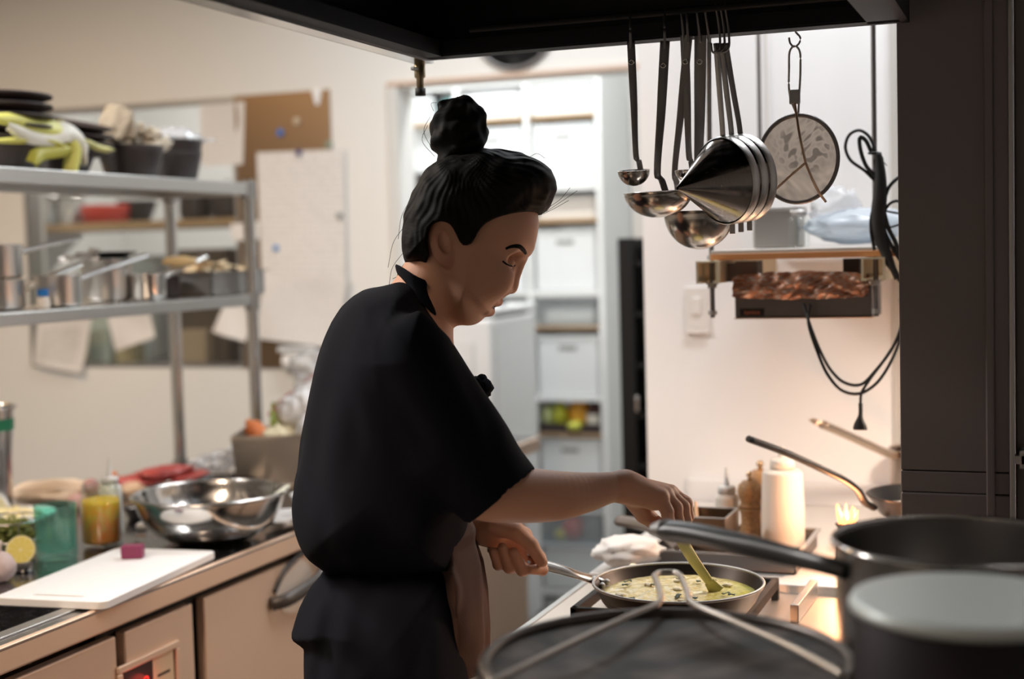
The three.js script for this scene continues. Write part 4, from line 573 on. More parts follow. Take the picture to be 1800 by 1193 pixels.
{ // metal bin of vegetables
  const p = wt(486, 856), t = T('metal_bin', 'dented grey metal bin full of vegetables at the far end of the worktop', 'bin', V(p.x, p.y, p.z - 0.09), 0.36);
  const w = 0.128, d = 0.1, h = 0.135, e = 0.012;
  const side = (a, b) => { const s = new THREE.Shape(); return s; };
  const wall = (A, B, n) => slab(10, 8, (u, v) => { const k = 1 + (e / w) * v, q = A.clone().lerp(B, u); return V(q.x * k, 0.004 + h * v, q.z * k).addScaledVector(n, 0.004 * Math.sin(u * 6.28) * Math.sin(v * 3.1)); }, 0.003);
  M('bin_wall', wall(V(-w, 0, d), V(w, 0, d), V(0, 0, 1)), X.binM ?? (X.binM = metal([0.36, 0.32, 0.28], 0.45)), t);
  M('bin_wall', wall(V(w, 0, d), V(w, 0, -d), V(1, 0, 0)), X.binM, t); M('bin_wall', wall(V(w, 0, -d), V(-w, 0, -d), V(0, 0, -1)), X.binM, t); M('bin_wall', wall(V(-w, 0, -d), V(-w, 0, d), V(-1, 0, 0)), X.binM, t);
  M('bin_base', boxAB([-w, 0, -d], [w, 0.005, d]), X.binM, t);
  const P = (x, y, z) => { const c = Math.cos(0.36), s = Math.sin(0.36); return V(p.x + x * c + z * s, WT + y, p.z - 0.09 - x * s + z * c); };
  const dark = TM('beetroot', 'dark purple beetroot showing over the front rim of the metal bin', 'beetroot', blob(0.05, 0.045, 0.045, 0.06, 2, 3, 4), paint([0.10, 0.02, 0.06], 0.5), P(0.03, 0.095, 0.05));
  const ca = T('carrot', 'thick orange carrot sticking out of the left of the metal bin', 'carrot', P(-0.075, 0.1, 0.03));
  M('root', sweep([V(0.03, -0.02, 0.0), V(0.0, 0.02, 0.0), V(-0.035, 0.062, 0.0)], (u) => [0.031 - 0.008 * u - (u > 0.94 ? (u - 0.94) * 0.2 : 0)], 24, 18), paint([0.72, 0.20, 0.05], 0.5, { bumpMap: rep(brushedT, 1, 4), bumpScale: 0.0008 }), ca);
  M('tip', new THREE.SphereGeometry(0.012, 12, 8).translate(-0.036, 0.063, 0), paint([0.66, 0.22, 0.06], 0.6), ca);
  TM('cauliflower', 'pale cauliflower in the middle of the metal bin', 'cauliflower', blob(0.055, 0.038, 0.045, 0.2, 3.2, 7, 5, 1), paint([0.80, 0.72, 0.50], 0.8), P(-0.02, 0.118, 0.04));
  TM('cabbage_leaf', 'green leaf standing up behind the cauliflower', 'leaf', slab(14, 12, (u, v) => V((u - 0.5) * 0.1, v * 0.08, 0.02 * Math.sin(u * 4 + v * 5)), 0.0015), paint([0.35, 0.45, 0.10], 0.6), P(-0.01, 0.13, -0.03), 0.4);
  TM('red_pepper', 'dark red chilli leaning on the green leaf in the metal bin', 'pepper', sweep([V(-0.05, -0.02, 0), V(0, 0.02, 0), V(0.035, 0.05, 0)], (u) => [0.012 * Math.sin(0.3 + u * 2.5)], 24, 12), paint([0.5, 0.05, 0.04], 0.35), P(-0.02, 0.195, -0.045), 0.2);
  TM('radish', 'red radish at the right front of the metal bin', 'radish', blob(0.02, 0.019, 0.02, 0.05, 2, 5, 3), paint([0.6, 0.06, 0.12], 0.4), P(0.1, 0.132, 0.06));
  ['white plastic bag bulging from the middle of the metal bin', 'white plastic bag bulging from the right of the metal bin, against the cook\'s back', 'lower white plastic bag at the right rim of the metal bin'].forEach((l, i) => TM('plastic_bag', l, 'bag', blob([0.055, 0.06, 0.055][i], [0.048, 0.055, 0.045][i], 0.055, 0.22, 1.8, 40 + i * 5, 4), phy({ color: C(0.88, 0.90, 0.93), roughness: 0.28, clearcoat: 0.4 }), P([0.02, 0.065, 0.08][i], [0.19, 0.215, 0.15][i], [0.0, 0.0, 0.065][i]), i));
  TM('clear_bag', 'clear crumpled plastic bag with red contents on top of the white bags', 'bag', blob(0.085, 0.055, 0.06, 0.25, 1.5, 60, 4), phy({ color: C(0.93, 0.93, 0.93), roughness: 0.2, transmission: 0.65, thickness: 0, side: THREE.DoubleSide }), P(0.075, 0.29, -0.05));
  TM('red_pepper', 'red chilli inside the clear bag on top of the metal bin', 'pepper', sweep([V(-0.03, 0, 0), V(0, 0.01, 0), V(0.03, 0.004, 0)], (u) => [0.012 * Math.sin(0.3 + u * 2.5)], 20, 12), paint([0.45, 0.08, 0.06], 0.4), P(0.06, 0.262, -0.04), 0.5);
}
{ // white things between the mixing bowl and the cook
  const a = wt(512, 908); const b = T('white_bowl', 'small white bowl between the mixing bowl and the cook', 'bowl', V(a.x + 0.02, a.y, a.z - 0.06)); M('bowl_body', lathe([[0, 0], [0.028, 0], [0.05, 0.045], [0.047, 0.045], [0.026, 0.004], [0, 0.004]], 40), X.whitePlastic, b);
  const n = wt(500, 925); TM('cloth', 'crumpled white cloth beside the mixing bowl at the worktop edge', 'cloth', blob(0.05, 0.016, 0.065, 0.22, 1.6, 77, 4).translate(0, 0.02, 0), X.clothWhite, V(n.x + 0.012, n.y, n.z), 0.2);
  const e = wt(462, 930); ['white egg shell on the worktop right of the mixing bowl, nearer one', 'white egg shell on the worktop right of the mixing bowl, farther one'].forEach((l, i) => TM('egg', l, 'egg', new THREE.SphereGeometry(0.019, 24, 16).scale(1.25, 1, 1).translate(0, 0.019, 0), paint([0.82, 0.76, 0.68], 0.5), V(e.x + 0.06 + i * 0.01, e.y, e.z - 0.05 - i * 0.06), 0.5 + i));
}
{ // steel pitcher at the left edge
  const p = wt(-8, 906), t = T('steel_pitcher', 'tall stainless steel pitcher cut by the left edge of the picture', 'pitcher', p), R = 0.056, h = 0.268;
  M('pitcher_body', lathe([[0, 0], [R * 0.66, 0], [R * 0.72, 0.008], [R * 0.8, h * 0.5], [R * 0.98, h * 0.97], [R * 0.95, h * 0.97], [R * 0.78, h * 0.5], [R * 0.69, 0.01], [0, 0.006]], 48), X.steelSmooth, t);
  M('rolled_rim', new THREE.TorusGeometry(R, 0.005, 10, 48).rotateX(Math.PI / 2).translate(0, h * 0.97, 0), X.steelSmooth, t);
  M('green_band', new THREE.CylinderGeometry(R * 0.953, R * 0.93, 0.028, 40, 1, true).translate(0, h * 0.82, 0), paint([0.02, 0.25, 0.12], 0.5, { side: THREE.DoubleSide }), t, 'green band');
}
// ------------------------------------------------------------------ hood, column
const BN0 = 0.86, HB = 1.765, HX0 = -0.975, HX1 = -0.19, HZ = -2.15;
{
  const t = T('extractor_hood', 'large dark extractor hood hanging over the range', 'hood', [-0.58, HB, -0.8]);
  const o = (g) => g.translate(0.58, -HB, 0.8), zn = 0.55, th = 0.012, lip = 0.045;
  M('hood_panel', o(boxAB([HX0, HB, HZ], [HX1, 2.7, HZ + th])), X.hood, t); M('hood_panel', o(boxAB([HX0, HB, zn - th], [HX1, 2.7, zn])), X.hood, t);
  M('hood_panel', o(boxAB([HX0, HB, HZ + th], [HX0 + th, 2.7, zn - th])), X.hood, t); M('hood_panel', o(boxAB([HX1 - th, HB, HZ + th], [HX1, 2.7, zn - th])), X.hood, t);
  M('hood_top', o(boxAB([HX0 + th, 2.2, HZ + th], [HX1 - th, 2.21, zn - th])), X.hood, t);
  M('gutter', o(join(boxAB([HX0 + th, HB, HZ + th], [HX0 + th + lip, HB + 0.003, zn - th]), boxAB([HX0 + th + lip, HB, HZ + th], [HX0 + th + lip + 0.003, HB + 0.025, zn - th]), boxAB([HX1 - th - lip, HB, HZ + th], [HX1 - th, HB + 0.003, zn - th]), boxAB([HX0 + th, HB, HZ + th], [HX1 - th, HB + 0.003, HZ + th + lip * 0.55]), boxAB([HX0 + th, HB + 0.003, HZ + th + lip * 0.55], [HX1 - th, HB + 0.025, HZ + th + lip * 0.55 + 0.003]))), X.hood, t);
  M('bottom_edge', o(join(boxAB([HX0 - 0.004, HB - 0.004, HZ - 0.004], [HX0 + 0.002, HB + 0.03, zn], 0.001), boxAB([HX0 + 0.002, HB - 0.004, HZ - 0.004], [HX0 + 0.028, HB, zn]))), X.steelSmooth, t, 'bright steel edge strip');
  for (let k = 0; k < 4; k++) M('grease_filter', o(box(0.36, 0.012, 0.5, 0, 0, 0, 0.003).rotateZ(0.7).translate(-0.36, 2.02, -1.75 + k * 0.54)), X.hood, t);
  M('hang_rail', o(rod(V(HX0 + 0.12, HB + 0.035, HZ + 0.06), V(HX1 - 0.02, HB + 0.035, HZ + 0.06), 0.005)), X.iron, t);
  const v = at(742, 97, 2.42); const dv = T('drain_valve', 'small brass drain valve under the far corner of the hood', 'valve', V(HX0 + 0.014, HB - 0.0165, HZ + 0.022));
  M('valve_body', lathe([[0, -0.03], [0.006, -0.03], [0.006, -0.014], [0.009, -0.012], [0.009, 0.012], [0, 0.012]], 20), metal([0.30, 0.24, 0.15], 0.35), dv);
  M('valve_nozzle', lathe([[0, -0.042], [0.0085, -0.042], [0.0085, -0.03], [0, -0.03]], 20), X.rubber, dv);
  M('lever', box(0.008, 0.006, 0.02, -0.002, 0.0, 0.014, 0.002), X.steelDull, dv);
}
{
  const t = T('steel_column', 'wide dark steel column standing at the right of the range', 'column', [-0.132, 0.846, -2.29]);
  const w = 0.158;
  const H2 = 1.85;
  M('column_panel', box(w, 0.1865, 0.23, 0, 0.09325, 0, 0.002), X.column, t);
  M('column_panel', box(w, 0.039, 0.236, 0, 0.2070, 0, 0.003), X.column, t);
  M('column_panel', box(w, 0.032, 0.23, 0, 0.2430, 0, 0.002), X.column, t);
  M('column_panel', box(w, H2 - 0.26, 0.23, 0, 0.26 + (H2 - 0.26) / 2, 0, 0.002), X.column, t);
  M('edge_trim', box(0.012, H2, 0.012, w / 2 - 0.03, H2 / 2, 0.117, 0.003), X.column, t);
  M('corner_bead', box(0.008, H2, 0.014, w / 2, H2 / 2, 0.114, 0.003), X.steelDull, t, 'lighter steel corner bead');
  const d = T('steel_duct', 'narrow grey duct right beside the dark column at the right picture edge', 'duct', [-0.009, 0.846, -2.28]);
  M('duct_body', box(0.08, 1.85, 0.16, 0.0, 0.925, 0, 0.004), paint([0.16, 0.14, 0.12], 0.6), d);
  M('bracket', join(box(0.03, 0.03, 0.03, -0.02, 0.28, 0.095, 0.004), box(0.05, 0.012, 0.02, -0.02, 0.28, 0.1)), X.steelDull, d);
}
// ------------------------------------------------------------------ tools hanging from the hood
const ZH = -2.09;
const zp = (px, py, z = ZH) => onZ(px, py, z);
function hook(a, b, r = 0.0022) { return sweep([a, a.clone().lerp(b, 0.5).add(V(0.002, 0, 0.008)), b], () => [r], 16, 8); }
function ladle(label, top, neck, R, bowlC, opt = {}) {  // top, neck: points of the handle; bowlC: centre of the rim
  const t = T('ladle', label, 'ladle', bowlC, 0, 'ladles hanging from the hood'); const L = (p) => p.clone().sub(bowlC), mat = X.ladle ?? (X.ladle = metal([0.5, 0.46, 0.42], 0.2, { bump: rep(brushedT, 1, 1), bs: 0.00008 }));
  const dp = opt.depth ?? 0.62;
  const prof = []; for (let i = 0; i <= 14; i++) { const a = i / 14 * Math.PI / 2; prof.push([R * Math.sin(a), -R * dp * Math.cos(a)]); } prof.push([R * 1.04, 0.0005]); prof.push([R * 0.98, 0.001]); for (let i = 13; i >= 0; i--) { const a = i / 14 * Math.PI / 2; prof.push([R * 0.965 * Math.sin(a), -R * (dp - 0.03) * Math.cos(a)]); }
  M('ladle_bowl', lathe(prof, 40).rotateZ(opt.tilt ?? 0).rotateX(opt.tiltX ?? 0.0), mat, t);
  const w = (opt.w ?? 0.0075) * 0.76, n = L(neck), e = L(top), at0 = opt.root ? L(opt.root) : V(n.x, 0, -R * 0.9);
  M('handle', sweep([at0, at0.clone().lerp(n, 0.6).add(V(0, 0.006, -0.002)), n, n.clone().lerp(e, 0.5), e], (u) => [w * (0.8 + 0.3 * sstep(u, 0.2, 0.8)), 0.0022], 40, 10, V(0, 0, 1)), X.steelDark, t);
  const hz = n.clone().lerp(e, 0.82); M('hanging_hole', new THREE.TorusGeometry(0.0034, 0.0014, 8, 16).translate(hz.x, hz.y, hz.z + 0.0024), X.steelSmooth, t);
  M('hook', hook(e.clone().add(V(0, -0.012, 0.002)), V(e.x, HB + 0.04 - bowlC.y, HZ + 0.06 - bowlC.z), 0.002), X.steelDark, t);
  return t;
}
ladle('smallest ladle, leftmost of the tools hanging from the hood', zp(1109, 72), zp(1119, 280), 0.0245, zp(1114, 300), { depth: 0.95, tiltX: 0.1 });
ladle('medium ladle with a wide shallow bowl, second from the left under the hood', zp(1169, 72), zp(1156, 310), 0.052, zp(1157, 337), { depth: 0.75, w: 0.009, tilt: 0.02, tiltX: 0.05 });
ladle('large deep ladle with a shiny round bowl hanging lowest behind the cone strainers', zp(1231, 60, ZH - 0.025), zp(1229, 320, ZH - 0.1), 0.056, zp(1229, 372, ZH - 0.105), { depth: 1.06, w: 0.011, tiltX: 0.0 });
ladle('small dark ladle behind the tip of the cone strainers', zp(1203, 62, ZH - 0.02), zp(1212, 280, ZH - 0.06), 0.02, zp(1209, 300, ZH - 0.06), { depth: 0.8, w: 0.008 });
ladle('slanting ladle whose handle leans left, third from the left under the hood', zp(1210, 62, ZH - 0.01), zp(1186, 310, ZH - 0.085), 0.026, zp(1176, 352, ZH - 0.085), { depth: 0.7, w: 0.008 });
{
  const t = T('skewer', 'thin steel skewer handle hanging just left of the cone strainers', 'utensil', zp(1247, 70, ZH - 0.03));
  const L = (a, b) => zp(a, b, ZH - 0.03).sub(t.position);
  M('shaft', rod(L(1247, 66), L(1247, 330), 0.003), X.steelDull, t); M('hook', hook(L(1247, 78), V(0, HB + 0.04 - t.position.y, HZ + 0.06 - t.position.z), 0.002), X.steelDark, t);
}
{ // three nested cone strainers
  const cones = ['front cone strainer, the one whose pointed cone is fully visible', 'middle cone strainer, seen only as a band between two others', 'rear cone strainer, rightmost band of the nested three'];
  const coneM = metal([0.40, 0.36, 0.34], 0.3, { rm: rep(smudgeT, 1, 1), bump: rep(brushedT, 1, 1), bs: 0.0001 });
  const tip = zp(1190, 331, ZH + 0.07), bc = zp(1272, 318, ZH - 0.005);
  const ax = bc.clone().sub(tip).normalize(), Lc = tip.distanceTo(bc), R = 0.065;
  const q = new THREE.Quaternion().setFromUnitVectors(V(0, 1, 0), ax);
  cones.forEach((label, k) => {
    const t = T('cone_strainer', label, 'strainer', tip.clone().addScaledVector(ax, k * 0.0178), 0, 'nested cone strainers under the hood');
    const b = M('cone', lathe([[0.0025, 0.001], [R * 0.98, Lc], [R * 0.955, Lc], [0.001, 0.004]], 56).applyQuaternion(q), coneM, t);
    M('rim_band', lathe([[R * 0.985, Lc - 0.002], [R * 1.02, Lc + 0.001], [R * 1.02, Lc + 0.0095], [R * 0.985, Lc + 0.0105], [R * 0.96, Lc + 0.0095], [R * 0.97, Lc]], 56).applyQuaternion(q), X.steel, t);
    // handle up to the hook
    const up = V(0, 1, 0).addScaledVector(ax, -ax.y).normalize(), r0 = ax.clone().multiplyScalar(Lc + 0.008).addScaledVector(up, R * 1.02), top = zp(1259 + k * 8, 76, ZH + 0.0).sub(t.position);
    M('handle', sweep([r0, r0.clone().lerp(top, 0.06).add(V(0, 0.004, 0)), r0.clone().lerp(top, 0.5), top], (u) => [0.004 + 0.0006 * u, 0.003], 36, 10, V(0, 0, 1)), [X.steel, X.steelDull, X.steelDark][k], t);
    M('hook', sweep([top.clone().add(V(-0.007, 0.0, 0.004)), top.clone().add(V(-0.004, -0.014, 0.006)), top.clone().add(V(0.005, -0.01, 0.006)), top.clone().add(V(0.006, 0.012, 0.002)), V(top.x, HB + 0.04 - t.position.y, HZ + 0.06 - t.position.z)], () => [0.0018], 24, 8), X.steelDull, t);
    const dn = ax.clone().multiplyScalar(Lc + 0.008).addScaledVector(up, -R * 1.02);
    M('rest_lug', box(0.008, 0.016, 0.004, dn.x, dn.y - 0.006, dn.z, 0.001), X.steelDull, t);
  });
}
const planar = (g) => { const p = g.attributes.position, u = g.attributes.uv; for (let i = 0; i < p.count; i++) u.setXY(i, p.getX(i) * 6.5 + 0.5, p.getY(i) * 6.5 + 0.5); return g; };
{ // flat round sieve on an S hook
  const c = zp(1403, 279, -2.2), k = kOf(c), R = 72 * k;
  const t = T('round_sieve', 'flat round mesh sieve hanging on an S hook under the hood', 'sieve', c); const L = (a, b, dz = 0) => zp(a, b, -2.2 + dz).sub(c);
  M('rim', new THREE.TorusGeometry(R, 0.0032, 10, 64).scale(0.96, 1.06, 1.4), X.steelDark, t);
  const mt = tex(256, (u, v) => { const n = per(u, v, 1.6, 1.6, 6), d = Math.hypot(u - 0.55, v - 0.62) * 2, s = 1 - 0.38 * sstep(n, -0.05, 0.5) * (1 - sstep(d, 0.35, 0.75)); const b = 0.74 + 0.1 * n; return [b * s, b * s * 0.95, b * s * 0.9]; }, true);
  M('mesh_disc', planar(lathe([[R * 0.98, 0], [R * 0.75, -0.005], [R * 0.5, -0.008], [0, -0.01]], 56).rotateX(Math.PI / 2).scale(0.96, 1.06, 1)), phy({ color: C(0.95, 0.9, 0.85), map: mt, roughness: 0.3, transmission: 0.78, thickness: 0, side: THREE.DoubleSide }), t, 'stained fine wire mesh');
  M('wire_handle', join(sweep([L(1402, 206), L(1388, 165), L(1387, 120), L(1389, 88), L(1397, 80), L(1405, 88), L(1407, 120), L(1405, 165), L(1403, 206)], () => [0.0017], 60, 8)), X.steelDull, t);
  M('ferrule', box(19 * k, 26 * k, 0.008, ...L(1397, 170).toArray(), 0.002), X.steelDull, t);
  M('support_wire', join(sweep([L(1397, 180, 0.002), L(1402, 215, 0.012), L(1408, 250, 0.016), L(1416, 286, 0.016)], () => [0.002], 20, 8), sweep([L(1416, 286, 0.016), L(1390, 308, 0.016), L(1366, 330, 0.012), L(1346, 346, 0.006)], () => [0.002], 20, 8), sweep([L(1416, 286, 0.016), L(1428, 315, 0.016), L(1441, 340, 0.012), L(1452, 355, 0.008)], () => [0.002], 20, 8)), metal([0.7, 0.5, 0.36], 0.3), t, 'warm glinting support wires');
  M('s_hook', sweep([L(1387, 66), L(1389, 76), L(1396, 82), L(1404, 77), L(1407, 66), L(1398, 55), L(1399, 44), V(0, HB + 0.04 - c.y, HZ + 0.06 - c.z)], () => [0.0016], 40, 8), X.steelDark, t);
}
// ------------------------------------------------------------------ shelf hung on threaded rods, warmer, cables
const ZS = -2.58;
{
  const pl = onZ(1249, 478, ZS), pr = onZ(1538, 474, ZS), k = kOf(pl);
  const t = T('hanging_shelf', 'laminate shelf board hung on threaded rods in front of the white wall', 'shelf', [(pl.x + pr.x) / 2, 1.4, -2.82]); const o = (g) => g.translate(-t.position.x, -t.position.y, -t.position.z);
  const chY = pl.y;
  const c = [[-0.0205, 0.0205], [-0.0205, -0.0205], [0.0205, -0.0205], [0.0205, 0.0205], [0.011, 0.0205], [0.011, 0.016], [0.0165, 0.016], [0.0165, -0.0175], [-0.0165, -0.0175], [-0.0165, 0.016], [-0.011, 0.016], [-0.011, 0.0205]];
  const chM = paint([0.66, 0.58, 0.42], 0.5, { metalness: 0.25, bumpMap: rep(plasterT, 1, 1), bumpScale: 0.0003 });
  for (const x of [pl.x, pr.x]) {
    const ch = M('strut_channel', o(ext(poly(c), 0.6).rotateZ(Math.PI).translate(x, chY, ZS - 0.58 + 0.01)), chM, t);
    for (const z of [ZS - 0.012, ZS - 0.5]) { M('threaded_rod', o(cyl(0.0045, 0.0045, 2.72 - (chY - 0.085), x, (2.72 + chY - 0.085) / 2, z, 10)), X.steelDark, t); M('nut', o(join(cyl(0.009, 0.009, 0.008, x, chY - 0.026, z, 6), cyl(0.0085, 0.0085, 0.008, x, chY - 0.076, z, 6), cyl(0.012, 0.012, 0.003, x, chY - 0.0215, z, 16), cyl(0.009, 0.009, 0.008, x, chY + 0.026, z, 6))), X.steelDull, ch); }
  }
  const by = onZ(1400, 456, ZS).y; const bl = onZ(1250, 450, ZS).x;
  M('shelf_board', o(boxAB([bl, chY + 0.0205 + 0.001, -3.19], [0.02, chY + 0.0205 + 0.019, ZS + 0.004], 0.002)), paint([0.62, 0.58, 0.53], 0.5), t);
  M('orange_lit_edge', o(boxAB([bl, chY + 0.0215, ZS + 0.004], [0.02, chY + 0.0325, ZS + 0.007], 0.001)), paint([0.62, 0.27, 0.10], 0.5), t, 'board edge with orange lamplight put into its colour');  // orange light from below is painted into the edge colour
  const sy = chY + 0.0405;
  // on the board
  const b1 = onZ(1370, 430, -2.8); const mb = T('metal_container', 'square grey metal container on the left of the hanging shelf', 'container', [b1.x, sy, -2.8]);
  M('container_body', join(box(0.088, 0.078, 0.09, 0, 0.039, 0, 0.006), box(0.094, 0.008, 0.096, 0, 0.076, 0, 0.003)), X.steelDull, mb);
  const g1 = onZ(1406, 430, -2.74); const gj = T('small_jar', 'small glass jar beside the grey container on the hanging shelf', 'jar', [g1.x, sy, -2.73]); M('jar_body', lathe([[0, 0], [0.018, 0], [0.02, 0.003], [0.02, 0.05], [0.014, 0.06], [0, 0.06]], 32), X.glass, gj); M('lid', lathe([[0, 0.061], [0.016, 0.061], [0.016, 0.072], [0, 0.072]], 32), X.steelDull, gj);
  const b2 = onZ(1508, 430, -2.8); const blue = phy({ color: C(0.74, 0.81, 0.88), roughness: 0.3, transmission: 0.45, thickness: 0, side: THREE.DoubleSide });
  const sb = T('plastic_bag', 'pale blue plastic bag heaped on the right of the hanging shelf', 'bag', [b2.x, sy, -2.8]); M('bag_body', blob(0.1, 0.034, 0.07, 0.1, 1.7, 90, 5).translate(0, 0.039, 0), blue, sb); M('bag_top', blob(0.045, 0.04, 0.04, 0.25, 1.6, 94, 4).translate(-0.04, 0.075, 0), X.film, sb);
  // foil-wrapped food warmer
  const a = onZ(1291, 500, ZS - 0.03), z2 = onZ(1533, 556, ZS - 0.03), w = z2.x - a.x, y0 = onZ(1400, 557, ZS - 0.03).y, hh = chY - 0.03 - y0;
  const d = T('counter_warmer', 'grey slotted heating unit under the hanging shelf, topped with brown foil', 'heater', [(a.x + z2.x) / 2, y0, -2.76]); const D = (g) => g.translate(-d.position.x, -y0, 2.76);
  const fz = ZS - 0.03;
  M('heater_case', D(boxAB([a.x, y0, -2.76], [z2.x, y0 + hh, fz], 0.003)), paint([0.17, 0.155, 0.15], 0.45, { metalness: 0.5 }), d);
  M('bottom_flange', D(boxAB([a.x - 0.001, y0 - 0.003, -2.76], [z2.x + 0.001, y0, fz + 0.003], 0.001)), metal([0.55, 0.42, 0.34], 0.4), d);
  const sl = []; const sy2 = y0 + 0.037; for (let x = a.x + 0.008; x < z2.x - 0.006; x += 0.0085) M('vent_slot', D(boxAB([x, sy2, fz], [x + 0.004, sy2 + 0.016, fz + 0.0008])), X.rubber, d);
  const bkM = paint([0.16, 0.11, 0.09], 0.5); for (const [p, q] of [[[pl.x + 0.021, chY - 0.02, fz - 0.02], [a.x - 0.001, chY + 0.015, fz - 0.016]], [[a.x, y0 + hh, -2.68], [a.x + 0.04, chY + 0.018, fz - 0.01]], [[z2.x - 0.06, y0 + hh, -2.72], [z2.x - 0.03, chY + 0.018, -2.68]]]) M('bracket', D(boxAB(p, q)), bkM, d);
  // badge
  const cv = document.createElement('canvas'); cv.width = 256; cv.height = 80; const x2 = cv.getContext('2d'); x2.fillStyle = '#2a2523'; x2.fillRect(0, 0, 256, 80); x2.fillStyle = '#0b0808'; x2.beginPath(); x2.roundRect(4, 8, 248, 64, 30); x2.fill(); x2.fillStyle = '#b5603f'; x2.font = 'bold 54px sans-serif'; x2.textAlign = 'center'; x2.textBaseline = 'middle'; x2.fillText('tanico', 128, 39);
  const bt = new THREE.CanvasTexture(cv); bt.colorSpace = THREE.SRGBColorSpace; const ba = onZ(1322, 549, fz);
  M('badge', D(new THREE.PlaneGeometry(44 * k, 15 * k).translate(ba.x, ba.y, fz + 0.001)), paint([1, 1, 1], 0.4, { map: bt, side: THREE.DoubleSide }), d, 'dark rounded badge with orange lettering');
  // crumpled foil
  const fw = z2.x - a.x - 0.004, ft = tex(128, (u, v) => { const n = per(u, v, 3, 2, 3); const g2 = sstep(n, 0.1, 0.5); return [lerp(0.68, 0.70, g2), lerp(0.47, 0.64, g2), lerp(0.36, 0.60, g2)]; }, true);
  const foil = slab(60, 16, (u, v) => { const n1 = 1 - Math.abs(noise(u * 3.6 + v * 0.8, v * 1.1 + 2, 1)) * 2, n2 = 1 - Math.abs(noise(u * 8 - v * 2, v * 1.8, 7)) * 2; const ww = Math.sin(Math.PI * clamp(u, 0.0, 1)) ** 0.35; const e = (v - 0.5) * 2; return V((u - 0.5) * fw, (0.5 - v) * -0.05 * (0.62 + 0.38 * ww) + 0.004 * fbm(u * 8, 1, 3), 0.018 * ww * (1 - e * e * 0.8) + 0.009 * n1 + 0.004 * n2); }, 0.0012);
  TM('foil_wrap', 'crumpled copper-brown foil sheet hooded over the heating unit', 'foil', foil, std({ color: C(1, 1, 1), map: ft, metalness: 0.2, roughness: 0.42 }), V((a.x + z2.x) / 2 - 0.002, onZ(1410, 501, fz + 0.02).y, fz + 0.012));
}
{ // cables
  const z = -2.56, P = (a, b, zz = z) => onZ(a, b, zz);
  const cb = X.rubber;
  const mk = (label, pts, r) => TM('cable', label, 'cable', tube(pts.map(([a, b, zz]) => P(a, b, zz)), r, 90, 8), cb);
  mk('black cable hanging from the heating unit in a long loop, upper strand', [[1413, 535, -2.59], [1424, 572], [1446, 625], [1462, 652], [1484, 672], [1512, 676], [1540, 650], [1568, 612], [1585, 570], [1589, 520], [1586, 470], [1572, 425], [1558, 395], [1552, 360]], 0.0028);
  mk('black cable hanging from the heating unit in a long loop, lower strand', [[1424, 535, -2.585], [1421, 566], [1436, 616], [1456, 660], [1480, 686], [1508, 692], [1538, 676], [1566, 636], [1584, 590], [1592, 530], [1590, 480], [1578, 432], [1562, 398], [1550, 350]], 0.0028);
  const pc = T('power_plug', 'black mains plug dangling on its cord in front of the wall', 'plug', P(1513, 735));
  const q = (a, b) => P(a, b).sub(pc.position);
  M('plug_body', sweep([q(1512, 755), q(1512, 742), q(1513, 726), q(1513, 708)], (u) => [0.0125 - 0.0085 * sstep(u, 0.05, 0.6), 0.0075 - 0.003 * u], 24, 12, V(0, 0, 1)), cb, pc);
  M('plug_cord', tube([q(1513, 710), q(1514, 692), q(1528, 668), q(1556, 630), q(1580, 590), q(1596, 540)], 0.0026, 50, 8), cb, pc);
  const bd = T('cable_bundle', 'thick black bundle of tied cables strapped to the right threaded rod', 'cable bundle', P(1550, 380));
  const g = (a, b, zz = z) => P(a, b, zz).sub(bd.position);
  M('bundle', join(sweep([g(1543, 268), g(1547, 300), g(1547, 340), g(1544, 380), g(1547, 415), g(1560, 450), g(1578, 490)], (u) => [0.006 + 0.007 * Math.sin(Math.PI * clamp(u * 1.1, 0, 1)), 0.009], 40, 12, V(0, 0, 1)), tube([g(1538, 280), g(1545, 320), g(1538, 370), g(1541, 410), g(1556, 455), g(1588, 500)], 0.004, 40, 8), tube([g(1545, 300), g(1552, 350), g(1553, 400), g(1572, 440), g(1592, 470)], 0.0035, 40, 8)), cb, bd);
  M('cable_loop', join(tube([g(1537, 440), g(1531, 405), g(1532, 378), g(1542, 350)], 0.0028, 24, 8), tube([g(1545, 325), g(1521, 301), g(1494, 280), g(1486, 257), g(1494, 236), g(1510, 229), g(1524, 236), g(1534, 252), g(1538, 270)], 0.0028, 60, 8), tube([g(1542, 312), g(1523, 292), g(1512, 260), g(1512, 241), g(1521, 246), g(1532, 268)], 0.0036, 40, 8), tube([g(1554, 352), g(1562, 330), g(1572, 318), g(1586, 308)], 0.0032, 20, 8), tube([g(1554, 372), g(1564, 358), g(1576, 353), g(1588, 356)], 0.0026, 20, 8), tube([g(1554, 370), g(1568, 373), g(1588, 376)], 0.0018, 16, 8), tube([g(1554, 402), g(1570, 398), g(1588, 392)], 0.0018, 16, 8)), cb, bd);
  M('zip_tie', join(new THREE.TorusGeometry(0.009, 0.0018, 8, 20).rotateX(1.5).translate(...g(1536, 269).toArray()), tube([g(1545, 270), g(1552, 277), g(1553, 284), g(1559, 291)], 0.0009, 12, 6)), cb, bd);
  // wall switch
  const s0 = onZ(1226, 545, -3.2), ks = kOf(s0), sw = T('light_switch', 'pale light switch plate on the white wall left of the heating unit', 'switch', V(s0.x, s0.y, -3.2));
  M('switch_plate', box(42 * ks, 82 * ks, 0.008, 0, 0, 0.004, 0.003), paint([0.80, 0.78, 0.76], 0.4), sw); M('rocker', box(16 * ks, 30 * ks, 0.006, 0, 0.01, 0.009, 0.002), paint([0.82, 0.8, 0.78], 0.4), sw);
